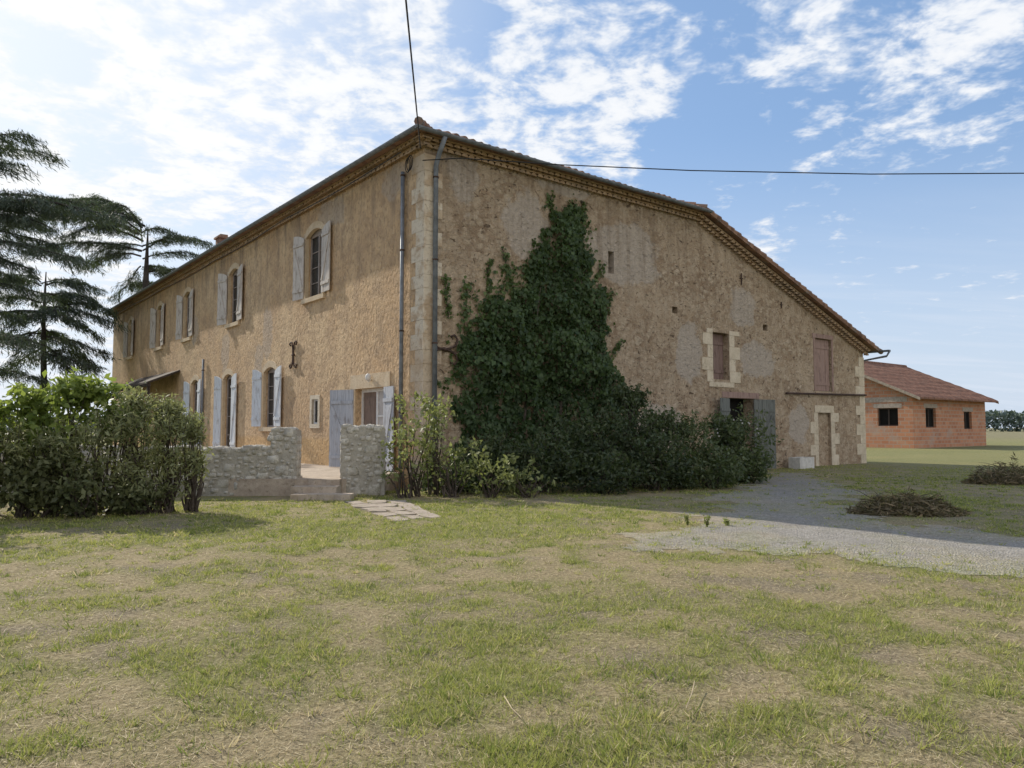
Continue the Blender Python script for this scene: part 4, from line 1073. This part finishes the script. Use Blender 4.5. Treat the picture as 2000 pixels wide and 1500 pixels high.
def wall2(ax, U, ops, gable):
    mb = MB(); P = (lambda u, z, o=0: (o, u, z)) if ax == 'X' else (lambda u, z, o=0: (u, o, z))
    us = sorted(set([0, U] + [q for o in ops for q in o[:2]]))
    for a, b in zip(us[:-1], us[1:]):
        z = -.3
        for o in sorted([o for o in ops if o[0] < (a + b) / 2 < o[1]], key=lambda o: o[2]): mb.quad(P(a, z), P(b, z), P(b, o[2]), P(a, o[2])); z = o[3]
        mb.quad(P(a, z), P(b, z), P(b, EV), P(a, EV))
    for a, b, z0, z1 in ops:
        for (p, q) in (((a, z0), (a, z1)), ((b, z0), (b, z1)), ((a, z0), (b, z0)), ((a, z1), (b, z1))): mb.quad(P(*p), P(*q), P(*q, .3), P(*p, .3))
    if gable: mb.add([P(0, EV), P(U, EV), P(U / 2, RZ)], [[0, 1, 2]])
    return mb.build('wall', m_brick, bh)
wall2('X', GW * 2, [gw], True); wall2('Y', BL, [l1, l2], False)
mb = MB(); mb.add([(BL, 0, -.3), (BL, 2 * GW, -.3), (BL, 2 * GW, EV), (BL, GW, RZ), (BL, 0, EV)], [[0, 1, 2, 3, 4]]); mb.quad((0, 2 * GW, -.3), (BL, 2 * GW, -.3), (BL, 2 * GW, EV), (0, 2 * GW, EV)); mb.build('wall', m_brick, bh)
mb = MB(); u = -.7; rows = []
sl_ = (RZ - EV) / GW
while u < BL + .7:
    rows.append((u, .075 * abs(math.sin(math.pi * u / .36)))); u += .36 / 5
b0 = len(mb.v); NR = 19
for u, wv in rows:
    for k in range(NR):
        q = k / (NR - 1); yv = -.8 + (GW + .8) * q
        mb.v.append(Vector((u, yv, EV + .08 + sl_ * yv + wv + .03 * math.sin(u * .9 + q * 4) + (.035 if k % 2 else 0))))
    mb.v.append(Vector((u, -.8, EV + .0 - sl_ * .8))); mb.v.append(Vector((u, 2 * GW + .8, EV + .08 - sl_ * .8 + wv)))
S_ = NR + 2
for i in range(len(rows) - 1):
    a = b0 + i * S_; c = a + S_
    for k in range(NR - 1): mb.f.append([a + k, c + k, c + k + 1, a + k + 1])
    mb.f.append([a, a + NR, c + NR, c]); mb.f.append([a + NR - 1, c + NR - 1, c + NR + 1, a + NR + 1])
rf = mb.build('roof', m_btile, bh)
m_vb = simple('pale_verge_wood', (.40, .33, .26), .3)
for xx_ in (-.72, BL + .66):
    for s_ in (0, 1):
        mb = MB(); y0, y1 = (-.85, GW) if s_ == 0 else (2 * GW + .85, GW)
        za = EV - sl_ * .85
        mb.hexa([(xx_, y0, za - .08), (xx_ + .06, y0, za - .08), (xx_ + .06, y1, RZ - .08), (xx_, y1, RZ - .08), (xx_, y0, za + .14), (xx_ + .06, y0, za + .14), (xx_ + .06, y1, RZ + .14), (xx_, y1, RZ + .14)])
        mb.build('verge_board', m_vb, rf)
mb = MB(); mb.tube([(-.7, GW, RZ + .1), (BL + .7, GW, RZ + .1)], .16, 8); mb.build('ridge_cap', m_btile, rf)
m_conc = simple('raw_concrete', (.42, .355, .30), .25)
for ax, o in (('X', gw), ('Y', l1), ('Y', l2)):
    P = (lambda u, z, q: (q, u, z)) if ax == 'X' else (lambda u, z, q: (u, q, z))
    mb = MB(); a, b, z0, z1 = o; m = (a + b) / 2
    for (u0, u1, v0, v1) in ((a, a + .09, z0, z1), (b - .09, b, z0, z1), (a + .09, b - .09, z0, z0 + .09), (a + .09, b - .09, z1 - .09, z1), (m - .05, m + .05, z0 + .09, z1 - .09)):
        mb.hexa([P(u0, v0, .18), P(u1, v0, .18), P(u1, v0, .24), P(u0, v0, .24), P(u0, v1, .18), P(u1, v1, .18), P(u1, v1, .24), P(u0, v1, .24)])
    wn = mb.build('window', m_wdark, bh)
    mb = MB(); mb.quad(P(a, z0, .26), P(b, z0, .26), P(b, z1, .26), P(a, z1, .26)); mb.build('pane', m_dark, wn)
    mb = MB(); mb.hexa([P(a - .3, z1 + .01, -.02), P(b + .3, z1 + .01, -.02), P(b + .3, z1 + .01, .1), P(a - .3, z1 + .01, .1), P(a - .3, z1 + .35, -.02), P(b + .3, z1 + .35, -.02), P(b + .3, z1 + .35, .1), P(a - .3, z1 + .35, .1)]); mb.build('lintel', m_conc, wn)
mb = MB(); mb.box(-.025, .1, .4, 2 * GW - .2, EV - .55, EV - .15); mb.build('concrete_band', m_conc, bh)

# ------------------------------------------------------------------ small things
tp = BM @ Vector((hitY(1540, 880)[0], -.55, 0))
tr = thing('stone_trough', 'white stone trough standing at the foot of the gable wall near the blocked doorway', 'trough', tuple(tp), ANG)
mb = MB(); w_, d_, h_ = .52, .24, .44; t = .07
mb.box(-w_, w_, -d_, -d_ + t, 0, h_); mb.box(-w_, w_, d_ - t, d_, 0, h_); mb.box(-w_, -w_ + t, -d_ + t, d_ - t, 0, h_); mb.box(w_ - t, w_, -d_ + t, d_ - t, 0, h_); mb.box(-w_ + t, w_ - t, -d_ + t, d_ - t, .02, .1)
mb.build('basin', simple('chalky_stone', (.60, .58, .54), .2), tr)

def brush(label, c, rx, ry, h, n):
    root = thing('brush_pile', label, 'brush pile', (c.x, c.y, 0))
    a = rng.uniform(0, 6.28, n); q = rng.random(n) ** .6 * (.75 + .5 * fbm(np.cos(a) * 1.5 + 9, np.sin(a) * 1.5 + 9, 2))
    lump = .2 + 1.3 * fbm(np.cos(a) * q * 4 + 5, np.sin(a) * q * 4 + 5, 2)
    P = np.stack([c.x + rx * q * np.cos(a), c.y + ry * q * np.sin(a), h * np.clip(1 - q ** 3, .05, 1) * lump * rng.random(n) + .02], -1)
    dd = nrm(unit(n) * np.array([1, 1, .5]) + np.array([0, 0, .1])); Ls = rng.uniform(.08, .28, n)
    np_mesh('dead_leaves', leafq(P, dd, unit(n), Ls, Ls * .13), lf_brown, root, rng.random(n))
    for k in range(14):
        mb = MB(); p = Vector(P[k]); e = p + Vector(dd[k]) * R.uniform(.2, .45); e.z = max(.02, min(e.z, p.z + .16)); mb.tube([p, (p + e) / 2 + Vector((0, 0, R.uniform(0, .04))), e], [.007, .005, .002], 5)
        mb.build('twig', m_bark, root, world=True)
    return root
brush('brown heap of dead bracken on the gravel track', gnd(1770, 1003), 1.0, .6, .36, 3600)
brush('brown heap of dead brush on the grass at the right edge', gnd(1975, 945), 1.25, .75, .60, 3200)

def weed(label, px, py, h):
    c = gnd(px, py); root = thing('weed', label, 'plant', tuple(c)); mb = MB()
    tops = []
    for k in range(4):
        e = c + Vector((R.uniform(-.05, .05), R.uniform(-.05, .05), h * R.uniform(.6, 1))); mb.tube([c, (c + e) / 2 + Vector((R.uniform(-.02, .02), 0, 0)), e], [.006, .005, .002], 5); tops.append((c, e))
    mb.build('stem', m_bark, root, world=True)
    m = 90; P = np.array([np.array(a.lerp(b, R.uniform(.15, 1))) for a, b in [R.choice(tops) for _ in range(m)]]) + rng.normal(size=(m, 3)) * .014
    Ls = rng.uniform(.03, .07, m); np_mesh('leaves', leafq(P, nrm(unit(m) + np.array([0, 0, .8])), unit(m), Ls, Ls * .35), lf_weed, root, rng.random(m))
weed('leftmost of the three small weeds on the edge of the gravel', 1343, 1026, .20)
weed('middle one of the three small weeds on the edge of the gravel', 1381, 1030, .24)
weed('rightmost of the three small weeds on the edge of the gravel', 1419, 1028, .16)
m_twig = simple('dry_twig', (.50, .40, .27), .3)
def twig(label, a, b, c):
    mb = MB(); A_, B2, C2 = [gnd(*p) + Vector((0, 0, .045)) for p in (a, b, c)]; mb.tube([A_, B2, C2], [.0035, .003, .002], 6)
    o = mb.build('twig', m_twig); o['label'] = label; o['category'] = 'twig'
twig('pale dry twig lying in the grass at the bottom middle', (985, 1375), (1000, 1400), (1018, 1418))
twig('thin dry stalk leaning in the grass at the lower right', (1357, 1345), (1352, 1368), (1340, 1400))
twig('fallen stick on the dry grass in front of the gravel', (1148, 1103), (1172, 1106), (1195, 1110))

# far woods
def woods(label, x0, x1, Yw, h, n):
    x = rng.uniform(x0, x1, n); hh_ = h * (.35 + .9 * fbm(x * .05 + 3, x * 0 + 2.5, 3)); z = hh_ * rng.random(n) ** .7
    P = np.stack([x, Yw + rng.uniform(-6, 6, n), z], -1); Ls = rng.uniform(.8, 2.2, n)
    o = np_mesh('far_wood', leafq(P, unit(n), unit(n), Ls, Ls * .7), mat_leaf('far_foliage', (.09, .125, .12), (.15, .19, .16), .1), None, rng.random(n))
    o['kind'] = 'stuff'; o['label'] = label; o['category'] = 'wood'
woods('distant line of dark trees across the field beyond the brick house', 170, 420, 300, 9.5, 12000)
woods('hazy distant trees low on the horizon behind the cedars', -420, -120, 260, 6, 9000)
